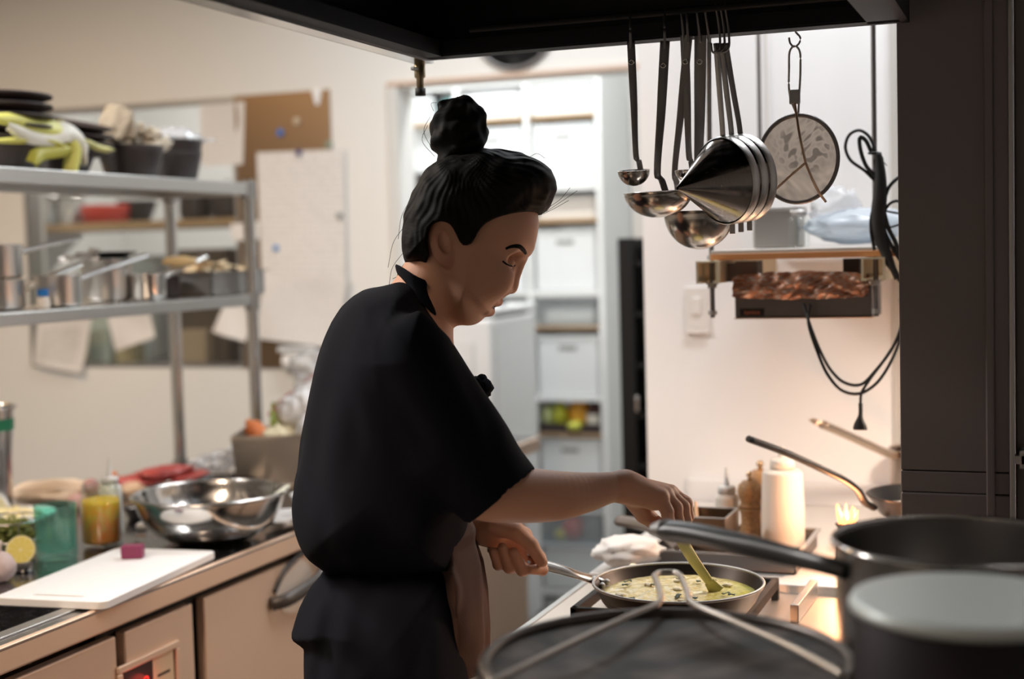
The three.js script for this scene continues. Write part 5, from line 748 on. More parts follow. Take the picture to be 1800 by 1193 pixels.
  M('bottom_ridge', box(42 * ks, 0.005, 0.011, 0, -40 * ks, 0.006, 0.002), paint([0.62, 0.56, 0.52], 0.5), sw);
}
// ------------------------------------------------------------------ bench and range
const BN = 0.86, GR = 0.882;
{
  const b = T('steel_bench', 'stainless steel bench top along the white wall behind the range', 'bench', [-0.25, 0, -2.83]); const o = (g) => g.translate(0.25, 0, 2.83);
  M('bench_top', o(boxAB([-0.79, BN - 0.035, -3.198], [0.5, BN, -2.43], 0.004)), paint([0.80, 0.775, 0.75], 0.4, { metalness: 0.35, bumpMap: rep(brushedT, 3, 3), bumpScale: 0.0001 }), b);
  M('backsplash', o(boxAB([-0.79, BN, -3.198], [0.5, BN + 0.05, -3.186], 0.003)), X.wallWhite, b);
  M('bench_body', o(boxAB([-0.75, 0.1, -3.15], [0.5, BN - 0.035, -2.47])), X.front, b); M('leg', o(join(boxAB([-0.74, 0, -2.52], [-0.7, 0.1, -2.48]), boxAB([-0.74, 0, -3.12], [-0.7, 0.1, -3.08]), boxAB([0.44, 0, -2.52], [0.48, 0.1, -2.48]), boxAB([0.44, 0, -3.12], [0.48, 0.1, -3.08]))), X.steelDull, b);
  const r = T('range', 'commercial gas range with cast iron grates in front of the cook', 'range', [-0.35, 0, -1.65]); const q = (g) => g.translate(0.35, 0, 1.65);
  const rt = 0.845;
  M('range_top', q(boxAB([-0.79, rt - 0.03, -2.425], [0.15, rt, -0.9], 0.004)), metal([0.62, 0.54, 0.47], 0.42, { bump: rep(brushedT, 3, 3), bs: 0.0001 }), r);
  M('range_body', q(boxAB([-0.77, 0.12, -2.41], [0.14, rt - 0.03, -0.92], 0.003)), X.front, r);
  M('front_rail', q(boxAB([-0.80, rt - 0.035, -2.425], [-0.785, rt + 0.002, -0.9], 0.004)), X.steel, r);
  for (let k = 0; k < 5; k++) { const z = -2.3 + k * 0.28; const kb = M('burner_knob', q(lathe([[0, 0], [0.024, 0], [0.022, 0.02], [0.016, 0.028], [0, 0.029]], 24).rotateZ(Math.PI / 2).translate(-0.771, 0.74, z)), X.rubber, r); M('knob_pointer', q(box(0.003, 0.02, 0.004, -0.8, 0.745, z)), X.whitePlastic, kb); }
  M('foot', q(join(...[[-0.7, -2.3], [0.08, -2.3], [-0.7, -1.0], [0.08, -1.0]].map(([x, z]) => cyl(0.02, 0.018, 0.12, x, 0.06, z)))), X.steelDull, r);
  const back = onY(1420, 1050, GR);
  // burners with grates: centre, then bars
  const P0 = onY(1192, 1040, GR);
  const grate = (cx, cz, s) => {
    for (const [a, bb] of [[[-s, -s], [s, -s]], [[-s, s], [s, s]], [[-s, -s], [-s, s]], [[s, -s], [s, s]]]) M('grate_bar', q(join(boxAB([cx + a[0] - 0.006, GR - 0.018, cz + a[1] - 0.006], [cx + bb[0] + 0.006, GR, cz + bb[1] + 0.006], 0.002))), X.iron, r);
    for (let k = 0; k < 8; k++) { const f = k / 8 * 6.283 + 0.39; M('grate_finger', q(box(0.085, 0.016, 0.009, 0, 0, 0, 0.002).translate(0.078, GR - 0.008, 0).rotateY(f).translate(cx, 0, cz)), X.iron, r); }
    for (const [a, bb] of [[-s, -s], [s, -s], [-s, s], [s, s]]) M('grate_foot', q(boxAB([cx + a - 0.006, rt, cz + bb - 0.006], [cx + a + 0.006, GR - 0.018, cz + bb + 0.006])), X.iron, r);
    M('burner_head', q(lathe([[0, rt], [0.05, rt], [0.05, rt + 0.012], [0.042, rt + 0.018], [0.02, rt + 0.018], [0, rt + 0.014]], 32).translate(cx, 0, cz)), X.iron, r);
  };
  grate(P0.x, P0.z, 0.135); grate(P0.x + 0.06, P0.z + 0.62, 0.15); grate(-0.08, -1.5, 0.15); grate(-0.065, -1.15, 0.15);
  // bright divider bar and plate right of the near grate
  const d0 = onY(1396, 1095, rt), d1q = onY(1448, 1025, rt), d1 = d0.clone().lerp(d1q, (-2.41 - d0.z) / (d1q.z - d0.z));
  M('divider_bar', q(aim(box(0.014, d0.distanceTo(d1), 0.03, 0, 0, 0.015, 0.002), d0, d1)), X.steelDull, r);
}
function flame(name, label, x, y, z, rr, n, h, I, seed, out = 1) {
  const t = T(name, label, 'flame', [x, y, z]); const fm = std({ color: C(1, 0.35, 0.1), emissive: C(1, 0.36, 0.12), emissiveIntensity: 3.2, transparent: false, roughness: 1 });
  const r = rng(seed);
  for (let k = 0; k < n; k++) { const a = k / n * 6.283, hh = h * (0.7 + 0.6 * r()); M('flame_tongue', sweep([V(Math.cos(a) * rr, 0, Math.sin(a) * rr), V(Math.cos(a) * (rr + 0.012 * out), hh * 0.5, Math.sin(a) * (rr + 0.012 * out)), V(Math.cos(a) * (rr + 0.02 * out), hh, Math.sin(a) * (rr + 0.02 * out))], (u) => [0.006 * (1 - u) + 0.0006], 10, 8, V(0.3, 1, 0.2)), fm, t); }
  const l = new THREE.PointLight(C(1, 0.45, 0.2), I); l.position.set(0, h * 0.4, 0); l.castShadow = true; l.shadow.radius = 1.5; t.add(l); return t;
}
// ------------------------------------------------------------------ pans and food on the range
const PAN = (() => { const c = onY(1192, 1022, 0.93), R = 150.5 * kOf(c); return { c, R }; })();
FLAMES[0][0] = PAN.c.x; FLAMES[0][2] = PAN.c.z;
flame('gas_flame', 'unseen ring of gas flame under the pan of egg mixture, placed to warm the cook', PAN.c.x, 0.864, PAN.c.z, 0.045, 12, 0.014, FLAMES[0][3], 3);  // flame hidden by the pan, put here to warm the face
{
  const { c, R } = PAN, y0 = GR + 0.001, h = 0.93 - y0;
  const t = T('frying_pan', 'dark frying pan full of egg mixture held by the cook', 'frying pan', V(c.x, y0, c.z)); const L = (p) => p.clone().sub(t.position);
  M('pan_body', lathe([[0, 0], [R * 0.74, 0], [R * 0.79, 0.003], [R * 0.9, h * 0.45], [R * 0.985, h * 0.96], [R, h], [R * 0.985, h + 0.0008], [R * 0.965, h * 0.93], [R * 0.88, h * 0.46], [R * 0.77, 0.006], [0, 0.004]], 80), metal([0.055, 0.044, 0.038], 0.42), t);
  M('rim', new THREE.TorusGeometry(R * 0.99, 0.0022, 10, 80).rotateX(Math.PI / 2).translate(0, h - 0.0004, 0), X.steelDull, t);
  const a = onY(1046, 1020, 0.924), e = at(858, 964, 2.165), m1 = at(1000, 1005, depthOf(a) * 0.7 + 2.165 * 0.3), m2 = at(945, 990, depthOf(a) * 0.47 + 2.165 * 0.53);
  M('handle', sweep([L(a).add(V(0.012, -0.004, 0)), L(a), L(m1), L(m2), L(e)], (u) => [0.0085 + 0.003 * u - (u > 0.95 ? (u - 0.95) * 0.1 : 0), 0.0034], 48, 14, V(0, 0.72, 0.7)), X.steelSmooth, t);
  M('rivet', join(new THREE.SphereGeometry(0.005, 10, 8).translate(...L(a).add(V(0.016, -0.004, 0.012)).toArray()), new THREE.SphereGeometry(0.005, 10, 8).translate(...L(a).add(V(0.016, -0.004, -0.012)).toArray())), X.steelDull, t);
  // egg mixture
  const er = R * 0.925, ey = 0.9165;
  const et = tex(512, (u, v) => { const n = per(u, v, 3, 3, 2) + 0.6 * per(u, v, 8, 8, 7), g = sstep(u, 0.62, 0.95), n2 = per(u, v, 14, 14, 4); let q = [0.93 + 0.06 * n, 0.85 + 0.07 * n, 0.58 + 0.12 * n]; if (n2 > 0.42) q = [0.97, 0.94, 0.82]; if (n < -0.55) q = [0.88, 0.78, 0.46]; return [lerp(q[0], 0.80 + 0.06 * n, g), lerp(q[1], 0.78 + 0.05 * n, g), lerp(q[2], 0.36, g)]; }, true);
  const NS = 72, NR = 26, pos = [], uv = [], idx = [];
  for (let i = 0; i <= NR; i++) for (let j = 0; j <= NS; j++) { const f = j / NS * 6.28318, rr = i / NR, sh = 1 - 0.16 * sstep(Math.cos(f - 0.45), 0.6, 1) * (1 + 0.25 * noise(Math.cos(f) * 4, Math.sin(f) * 4, 2)); const r = er * rr * sh, x = Math.cos(f) * r, z = Math.sin(f) * r; const y = (1 - rr ** 6) * (0.0032 * fbm(x * 38, z * 38, 1, 3) + 0.0022 * Math.max(0, noise(x * 90, z * 90, 5))) - 0.006 * rr ** 12; pos.push(x, y, z); uv.push(0.5 + x / er / 2, 0.5 - z / er / 2); }
  for (let i = 0; i < NR; i++) for (let j = 0; j < NS; j++) { const p = i * (NS + 1) + j, q = p + NS + 1; idx.push(p, p + 1, q, q, p + 1, q + 1); }
  const g = new THREE.BufferGeometry(); g.setAttribute('position', new THREE.Float32BufferAttribute(pos, 3)); g.setAttribute('uv', new THREE.Float32BufferAttribute(uv, 2)); g.setIndex(idx); g.computeVertexNormals();
  const eg = T('egg_mixture', 'creamy yellow egg mixture with green herbs in the frying pan', 'egg mixture', V(c.x, ey, c.z));
  M('mixture', g, phy({ color: C(1, 1, 1), map: et, roughness: 0.22, clearcoat: 0.5, clearcoatRoughness: 0.15, side: THREE.DoubleSide }), eg);
  const r = rng(41), hm = paint([0.04, 0.06, 0.015], 0.5), hg = slab(5, 4, (u, v) => V((u - 0.5) * 0.014, 0.002 * Math.sin(u * 6) + 0.0015, (v - 0.5) * 0.008 * Math.sin(0.4 + u * 2.4)), 0.0007);
  for (let i = 0; i < 13; i++) { const f = r() * 6.28, rr = Math.sqrt(r()) * 0.8 * er; const m = M('herb_flake', hg, hm, eg); m.position.set(Math.cos(f) * rr, 0.0025, Math.sin(f) * rr); m.rotation.y = r() * 6; }
  const cg = blob(0.0075, 0.0032, 0.006, 0.25, 2, 3, 3), cm = paint([0.86, 0.76, 0.52], 0.4), cq = onY(1113, 998, ey).sub(eg.position);
  for (let i = 0; i < 9; i++) { const f = r() * 6.28, rr = Math.sqrt(r()) * 0.85 * er; const m = M('egg_curd', cg, cm, eg); if (i) m.position.set(Math.cos(f) * rr, 0.002, Math.sin(f) * rr); else m.position.set(cq.x, 0.004, cq.z); m.rotation.y = r() * 6; }
  // spatula
  const tp = onY(1257, 1036, ey + 0.002), mid = at(1222, 988, depthOf(tp) - 0.03), top = at(1168, 902, 2.055), s = T('spatula', 'pale yellow-green spatula dipped into the egg mixture', 'spatula', tp); const Q = (p) => p.clone().sub(tp);
  M('shaft', sweep([Q(top), Q(at(1195, 945, 2.07)), Q(mid), Q(tp).lerp(Q(mid), 0.25)], (u) => [0.0065 + 0.0022 * Math.sin(u * 3.1), 0.0032], 36, 12, V(0.3, 0.2, 1)), paint([0.68, 0.64, 0.27], 0.5), s);
  M('blade', sweep([Q(tp).lerp(Q(mid), 0.3), Q(tp).lerp(Q(mid), 0.1), V(0.004, -0.004, 0.0)], (u) => [0.008 + 0.004 * u, 0.0028], 16, 12, V(0.3, 0.2, 1)), paint([0.60, 0.56, 0.2], 0.5), s);
}
{ // white cloth at the range edge
  const p = onY(1092, 1003, BN); TM('kitchen_cloth', 'bunched white kitchen cloth on the bench left of the steel tray', 'cloth', blob(0.065, 0.028, 0.05, 0.14, 1.5, 15, 5).translate(0, 0.027, 0), X.clothWhite, V(p.x + 0.005, BN + 0.004, p.z - 0.03), 0.5);
}
// ------------------------------------------------------------------ bench items
{
  const zf = -2.5, zk = -2.75, xl = onZ(1143, 965, zf).x, xr = onZ(1398, 960, zf).x, y = BN + 0.001, hh = onZ(1150, 965, zf).y - y;
  const t = T('steel_tray', 'long dark steel tray holding bottles on the bench behind the frying pan', 'tray', [(xl + xr) / 2, y, (zf + zk) / 2]); const w = xr - xl, d = zf - zk;
  M('tray_body', join(boxAB([-w / 2, 0, -d / 2], [w / 2, 0.002, d / 2]), boxAB([-w / 2, 0, d / 2 - 0.002], [w / 2, hh, d / 2]), boxAB([-w / 2, 0, -d / 2], [w / 2, hh, -d / 2 + 0.002]), boxAB([w / 2 - 0.002, 0, -d / 2], [w / 2, hh, d / 2]), boxAB([-w / 2, 0, -d / 2], [-w / 2 + 0.002, hh, d / 2])), X.steelDark, t);
  M('tray_rim', join(boxAB([-w / 2 - 0.006, hh - 0.002, d / 2 - 0.002], [w / 2 + 0.006, hh + 0.002, d / 2 + 0.008], 0.0015), boxAB([-w / 2 - 0.006, hh - 0.002, -d / 2 - 0.008], [w / 2 + 0.006, hh + 0.002, -d / 2 + 0.002], 0.0015), boxAB([w / 2 - 0.002, hh - 0.002, -d / 2], [w / 2 + 0.008, hh + 0.002, d / 2], 0.0015), boxAB([-w / 2 - 0.008, hh - 0.002, -d / 2], [-w / 2 + 0.002, hh + 0.002, d / 2], 0.0015)), X.steelSmooth, t);
  const yb = y + 0.0025;
  // steel insert
  const gy = 0.946, g0 = onY(1240, 901, gy), kg = kOf(g0), gw = 88 * kg, gd = 0.1, gn = T('steel_insert', 'rectangular steel container standing in the tray right of the hand', 'container', V(g0.x, yb, g0.z)), gh = gy - yb;
  M('insert_body', join(boxAB([-gw / 2, 0, -gd / 2], [gw / 2, 0.002, gd / 2]), boxAB([-gw / 2, 0, gd / 2 - 0.0015], [gw / 2, gh, gd / 2]), boxAB([-gw / 2, 0, -gd / 2], [gw / 2, gh, -gd / 2 + 0.0015]), boxAB([gw / 2 - 0.0015, 0, -gd / 2], [gw / 2, gh, gd / 2]), boxAB([-gw / 2, 0, -gd / 2], [-gw / 2 + 0.0015, gh, gd / 2])), metal([0.36, 0.28, 0.21], 0.3, { bump: rep(brushedT, 1, 1), bs: 0.0001 }), gn);
  M('insert_rim', join(boxAB([-gw / 2 - 0.004, gh - 0.001, gd / 2], [gw / 2 + 0.004, gh + 0.002, gd / 2 + 0.005], 0.001), boxAB([-gw / 2 - 0.004, gh - 0.001, -gd / 2 - 0.005], [gw / 2 + 0.004, gh + 0.002, -gd / 2], 0.001), boxAB([gw / 2, gh - 0.001, -gd / 2], [gw / 2 + 0.005, gh + 0.002, gd / 2], 0.001), boxAB([-gw / 2 - 0.005, gh - 0.001, -gd / 2], [-gw / 2, gh + 0.002, gd / 2], 0.001)), X.steelDull, gn);
  const sp = T('wooden_spoon', 'pale wooden spoon handle leaning in the steel container', 'spoon', V(g0.x - gw * 0.3, yb + 0.003, g0.z)); M('spoon_handle', rod(V(0.02, 0.0, 0.02), V(0, 0.092, -0.038), 0.0035, 10), paint([0.75, 0.5, 0.32], 0.5), sp);
  // bottles and mills
  squeeze(V(onY(1276, 955, yb).x, yb, onY(1276, 952, yb).z), 0.0235, 0.098, 'small translucent white squeeze bottle left of the pepper mill', X.milky, 0.036);
  const pm = (p, label, sc = 1) => { const q = T('pepper_mill', label, 'pepper mill', p, 0, undefined); q.scale.setScalar(sc);
    M('mill_base', lathe([[0, 0], [0.025, 0], [0.026, 0.006], [0.023, 0.02], [0.0185, 0.045], [0.019, 0.062], [0.0225, 0.07], [0.0225, 0.073], [0, 0.073]], 36), X.wood, q);
    M('mill_head', lathe([[0, 0.0735], [0.0215, 0.0735], [0.021, 0.078], [0.018, 0.083], [0.0225, 0.094], [0.0245, 0.106], [0.022, 0.118], [0.014, 0.126], [0, 0.128]], 36), X.wood, q);
    M('mill_knob', lathe([[0, 0.127], [0.005, 0.128], [0.004, 0.132], [0.0075, 0.138], [0.005, 0.144], [0, 0.145]], 24), metal([0.75, 0.55, 0.35], 0.25), q); return q; };
  pm(V(onY(1320, 957, yb).x, yb, onY(1320, 957, yb).z), 'wooden pepper mill standing just left of the large translucent bottle');
  const p2 = onY(1338, 942, yb); pm(V(p2.x, yb, p2.z), 'second wooden pepper mill, mostly hidden behind the large translucent bottle', 1.06);
  const bp = onY(1377, 962, yb), k = kOf(bp), bt = T('squeeze_bottle', 'large translucent white squeeze bottle, tallest on the bench', 'bottle', V(bp.x, yb, bp.z));
  const R = 38 * k, Hh = 136 * k;
  M('bottle_body', lathe([[0, 0], [R * 0.92, 0], [R, 0.006], [R * 0.985, Hh * 0.5], [R * 0.92, Hh * 0.97], [R * 0.86, Hh], [R * 0.5, Hh + 0.004], [0, Hh + 0.004]], 48), X.milky, bt);
  const cp = M('cap', lathe([[0, Hh + 0.004], [R * 0.56, Hh + 0.004], [R * 0.56, Hh + 0.018], [R * 0.48, Hh + 0.024], [0, Hh + 0.026]], 36), X.milky, bt); M('nozzle', lathe([[R * 0.2, Hh + 0.024], [0.004, Hh + 0.046], [0, Hh + 0.046]], 20), X.milky, cp);
  const od = T('pan_handle', 'dull brown pan handle resting behind the right hand', 'utensil', at(1090, 915, 2.78)); M('handle', sweep([V(0, 0, 0), at(1120, 920, 2.74).sub(od.position), at(1165, 935, 2.66).sub(od.position), V(at(1195, 948, 2.6).x - od.position.x, yb + 0.03 - od.position.y, at(1195, 948, 2.6).z - od.position.z)], (u) => [0.016 - 0.003 * u, 0.011], 24, 12), paint([0.14, 0.11, 0.09], 0.5), od);
}
{ // rear burner: frying pan and saucepan half hidden by the column
  const d = 2.65, R = 0.112, cpx = 1528 + R / d * FPX, c = at(cpx, 868, d), y1 = c.y, hh = 0.042;
  const st = T('burner_stand', 'cast iron burner stand on the bench under the rear frying pan', 'burner', [c.x, BN + 0.001, c.z]);
  const top = y1 - hh - BN - 0.003;
  M('burner_head', lathe([[0, 0], [0.05, 0], [0.05, top * 0.5], [0.03, top * 0.6], [0, top * 0.6]], 28), X.iron, st); for (let k = 0; k < 4; k++) M('grate_arm', join(box(0.085, 0.012, 0.009, 0.062, top - 0.006, 0, 0.002), box(0.012, top - 0.006, 0.009, 0.1, top / 2 - 0.003, 0, 0.002)).rotateY(k * 1.571 + 0.5), X.iron, st);
  const fp = at(1489, 918, 2.58), fb = T('gas_burner', 'small iron gas burner on the bench left of the rear frying pan', 'burner', [fp.x, BN + 0.001, fp.z]); M('burner_head', lathe([[0, 0], [0.03, 0], [0.02, 0.012], [0.016, fp.y - BN - 0.012], [0.022, fp.y - BN - 0.004], [0, fp.y - BN - 0.002]], 28), X.iron, fb);
  flame('gas_flame', 'orange gas flame flickering left of the rear frying pan', fp.x, fp.y, fp.z, 0.01, 7, 0.028, FLAMES[1][3], 9, 0.5);
  const f = saucepan('frying_pan', 'black frying pan with a bent black handle on the rear burner', 'frying pan', [c.x, y1 - hh, c.z], R, hh, [-1, 0], 0.2, 0.1, X.blackPan, X.blackPan, { flare: 0.02, hy: 0.6 });
  f.remove(f.children.find((m) => m.name === 'handle'), f.children.find((m) => m.name === 'handle_plate'));
  const L = (a, b, dd) => at(a, b, dd).sub(f.position);
  M('handle', sweep([L(1536, 892, 2.615), L(1520, 882, 2.6), L(1508, 862, 2.59), L(1488, 846, 2.58), L(1440, 822, 2.56), L(1380, 795, 2.53), L(1318, 772, 2.5)], (u) => [0.009 + 0.001 * Math.sin(u * 3), 0.0062], 60, 14), X.blackPan, f);
  M('hanging_eye', new THREE.TorusGeometry(0.0045, 0.002, 8, 16).rotateY(0.8).translate(...L(1316, 771, 2.5).toArray()), X.steelDark, f, 'steel hanging eye');
  const ld = T('ladle', 'small ladle lying inside the black frying pan by the column', 'ladle', V(c.x, y1 - hh + 0.006, c.z)); M('ladle_bowl', lathe([[0, 0], [0.02, 0.003], [0.035, 0.02], [0.036, 0.036], [0.034, 0.036], [0.033, 0.021], [0.018, 0.006], [0, 0.003]], 36).translate(-0.012, 0, 0.01), X.steelDull, ld); M('handle', sweep([V(-0.01, 0.034, 0.04), V(-0.03, 0.032, 0.06), V(-0.062, 0.03, 0.066)], () => [0.005, 0.002], 16, 8), X.steelDull, ld);
  const d2 = 3.0, R2 = 0.072, c2 = at(1566 + R2 / d2 * FPX, 788, d2);
  const s = saucepan('saucepan', 'tall steel saucepan with a ribbed steel handle against the white wall', 'saucepan', [c2.x, BN + 0.001, c2.z], R2, c2.y - BN - 0.001, [-1, 0.2], 0.1, 0.02, metal([0.40, 0.33, 0.28], 0.28), X.steel);
  s.remove(s.children.find((m) => m.name === 'handle'), s.children.find((m) => m.name === 'handle_plate'));
  const L2 = (a, b, dd) => at(a, b, dd).sub(s.position), hM = metal([0.55, 0.45, 0.36], 0.28);
  const hd = M('handle', sweep([L2(1574, 802, 2.97), L2(1550, 792, 2.95), L2(1510, 774, 2.92), L2(1470, 756, 2.89), L2(1446, 746, 2.87)], (u) => [0.0115 + 0.002 * Math.sin(u * 3.1), 0.0085], 40, 14), hM, s);
  M('handle_loop', new THREE.TorusGeometry(0.0105, 0.003, 10, 28).scale(1.5, 0.9, 1).rotateX(Math.PI / 2 - 0.35).rotateZ(-0.42).rotateY(0.35).translate(...L2(1438, 743, 2.865).toArray()), hM, hd);
}
// ------------------------------------------------------------------ foreground
const planarY = (g) => { const p = g.attributes.position, u = g.attributes.uv; for (let i = 0; i < p.count; i++) u.setXY(i, p.getX(i) * 2.4 + 0.5, p.getZ(i) * 2.4 + 0.5); return g; };
{
  const c = at(1170, 1168, 1.4), R = 318 * 1.4 / FPX, k = 1.4 / FPX;
  const pot = T('stock_pot', 'wide steel pot in the foreground under the round strainer', 'pot', V(c.x, GR + 0.001, c.z)), hp = c.y - GR - 0.006;
  M('pot_body', lathe([[0, 0], [R * 0.9, 0], [R * 0.96, 0.01], [R * 1.0, hp - 0.004], [R * 1.035, hp - 0.001], [R * 1.035, hp + 0.002], [R * 0.985, hp - 0.002], [R * 0.94, 0.012], [0, 0.006]], 72), X.steel, pot);
  M('pot_rim', new THREE.TorusGeometry(R * 1.035, 0.004, 10, 72).rotateX(Math.PI / 2).translate(0, hp, 0), X.steelSmooth, pot);
  TM('broth', 'brown broth in the foreground pot below the strainer', 'broth', lathe([[R * 0.96, 0], [0, 0.002]], 48), paint([0.16, 0.10, 0.06], 0.15), V(c.x, c.y - 0.045, c.z));
  const t = T('round_strainer', 'large blurred round wire strainer lying across the foreground pot', 'strainer', c); const L = (a, b, dy = 0.014) => onY(a, b, c.y + dy).sub(c);
  M('strainer_rim', new THREE.TorusGeometry(R, 0.006, 12, 80).rotateX(Math.PI / 2).translate(0, 0.005, 0), metal([0.16, 0.14, 0.13], 0.4), t);
  const blotchT = tex(256, (u, v) => { const n = per(u, v, 0.9, 0.9, 3) + 0.4 * per(u, v, 2.2, 2.2, 8), k = 0.27 + 0.15 * n; return [k * 1.08, k * 0.97, k * 0.9]; }, true);  // random brown blotches in the mesh colour
  const meshM = phy({ color: C(1, 1, 1), map: blotchT, roughness: 0.55, metalness: 0.4, transmission: 0.3, thickness: 0, side: THREE.DoubleSide, bumpMap: rep(weaveT, 8, 8), bumpScale: 0.0004 });
  M('strainer_mesh', planarY(lathe([[R * 0.99, 0.004], [R * 0.8, -0.002], [R * 0.4, -0.012], [0, -0.014], [0, -0.0146], [R * 0.4, -0.0126], [R * 0.8, -0.0026], [R * 0.99, 0.0034]], 72)), meshM, t);
  const wm = metal([0.55, 0.49, 0.43], 0.35);
  M('support_wire', sweep([L(862, 1200), L(1000, 1133), L(1100, 1086), L(1157, 1060), L(1160, 1040), L(1150, 1012)], () => [0.0036], 60, 10), wm, t);
  M('support_wire', sweep([L(1480, 1185), L(1380, 1132), L(1290, 1092), L(1216, 1060), L(1208, 1040), L(1196, 1011)], () => [0.0036], 60, 10), wm, t);
  M('hook_bar', sweep([L(1150, 1012), L(1160, 1006), L(1186, 1006), L(1196, 1011)], () => [0.0036], 20, 10), wm, t);
  const rc = onY(1132, 1138, c.y - 0.008).sub(c); M('pale_ring', new THREE.TorusGeometry(R * 0.33, 0.022, 16, 60).rotateX(Math.PI / 2).scale(1, 0.2, 1).translate(rc.x, rc.y - 0.012, rc.z), metal([0.26, 0.225, 0.19], 0.6), t, 'pale flat ring');  // flattened pale ring just under the mesh
}
{
  const d = 1.45, c = at(1690, 948, d), R = 223 * d / FPX;
  const t = T('saucepan', 'tall dark steel saucepan at the right with a long handle pointing left', 'saucepan', V(c.x, GR + 0.001, c.z)), h = c.y - GR - 0.001;
  const m = metal([0.30, 0.29, 0.28], 0.3, { bump: rep(brushedT, 1, 2), bs: 0.0001 });
  M('pan_body', lathe([[0, 0], [R * 0.92, 0], [R * 0.97, 0.008], [R * 0.97, h - 0.006], [R, h - 0.002], [R, h], [R * 0.955, h - 0.005], [R * 0.945, 0.012], [0, 0.006]], 80), m, t);
  M('pan_rim', new THREE.TorusGeometry(R * 0.99, 0.0032, 10, 80).rotateX(Math.PI / 2).translate(0, h - 0.0015, 0), X.steelSmooth, t);
  const L = (a, b, dd) => at(a, b, dd).sub(t.position);
  const hd = M('handle', sweep([L(1488, 1003, 1.43), L(1455, 994, 1.44), L(1400, 980, 1.48), L(1310, 958, 1.54), L(1220, 938, 1.6), L(1158, 931, 1.64)], (u) => [0.0075 + 0.008 * sstep(u, 0.1, 0.75) - (u > 0.96 ? (u - 0.96) * 0.15 : 0), 0.0095 + 0.003 * sstep(u, 0.1, 0.5) - (u > 0.93 ? (u - 0.93) * 0.09 : 0)], 60, 18), std({ color: C(0.10, 0.10, 0.10), metalness: 0.7, roughness: 0.38 }), t);
  M('handle_tip', sweep([L(1172, 930, 1.632), L(1152, 930, 1.645)], (u) => [0.0158 - 0.004 * u, 0.0128 - 0.005 * u], 8, 18), X.steelDull, hd, 'pale steel handle tip');
  const d2 = 1.2, c2 = at(1702, 1049, d2), R2 = 206 * d2 / FPX, q = T('stock_pot', 'dark pot with a flat pale steel lid at the bottom right corner', 'pot', V(c2.x, GR + 0.001, c2.z)), h2 = c2.y - GR - 0.001;
  M('pot_body', lathe([[0, 0], [R2 * 0.93, 0], [R2 * 0.97, 0.008], [R2 * 0.97, h2 - 0.012], [0, h2 - 0.012]], 72), metal([0.05, 0.045, 0.05], 0.55), q);
  M('lid', lathe([[0, h2 - 0.0115], [R2 * 0.985, h2 - 0.0115], [R2, h2 - 0.006], [R2 * 0.97, h2 - 0.001], [R2 * 0.9, h2], [0, h2]], 72), std({ color: C(0.84, 0.92, 0.90), metalness: 0.2, roughness: 0.35, bumpMap: rep(brushedT, 1, 3), bumpScale: 0.0001 }), q, 'flat pale brushed steel lid');
}
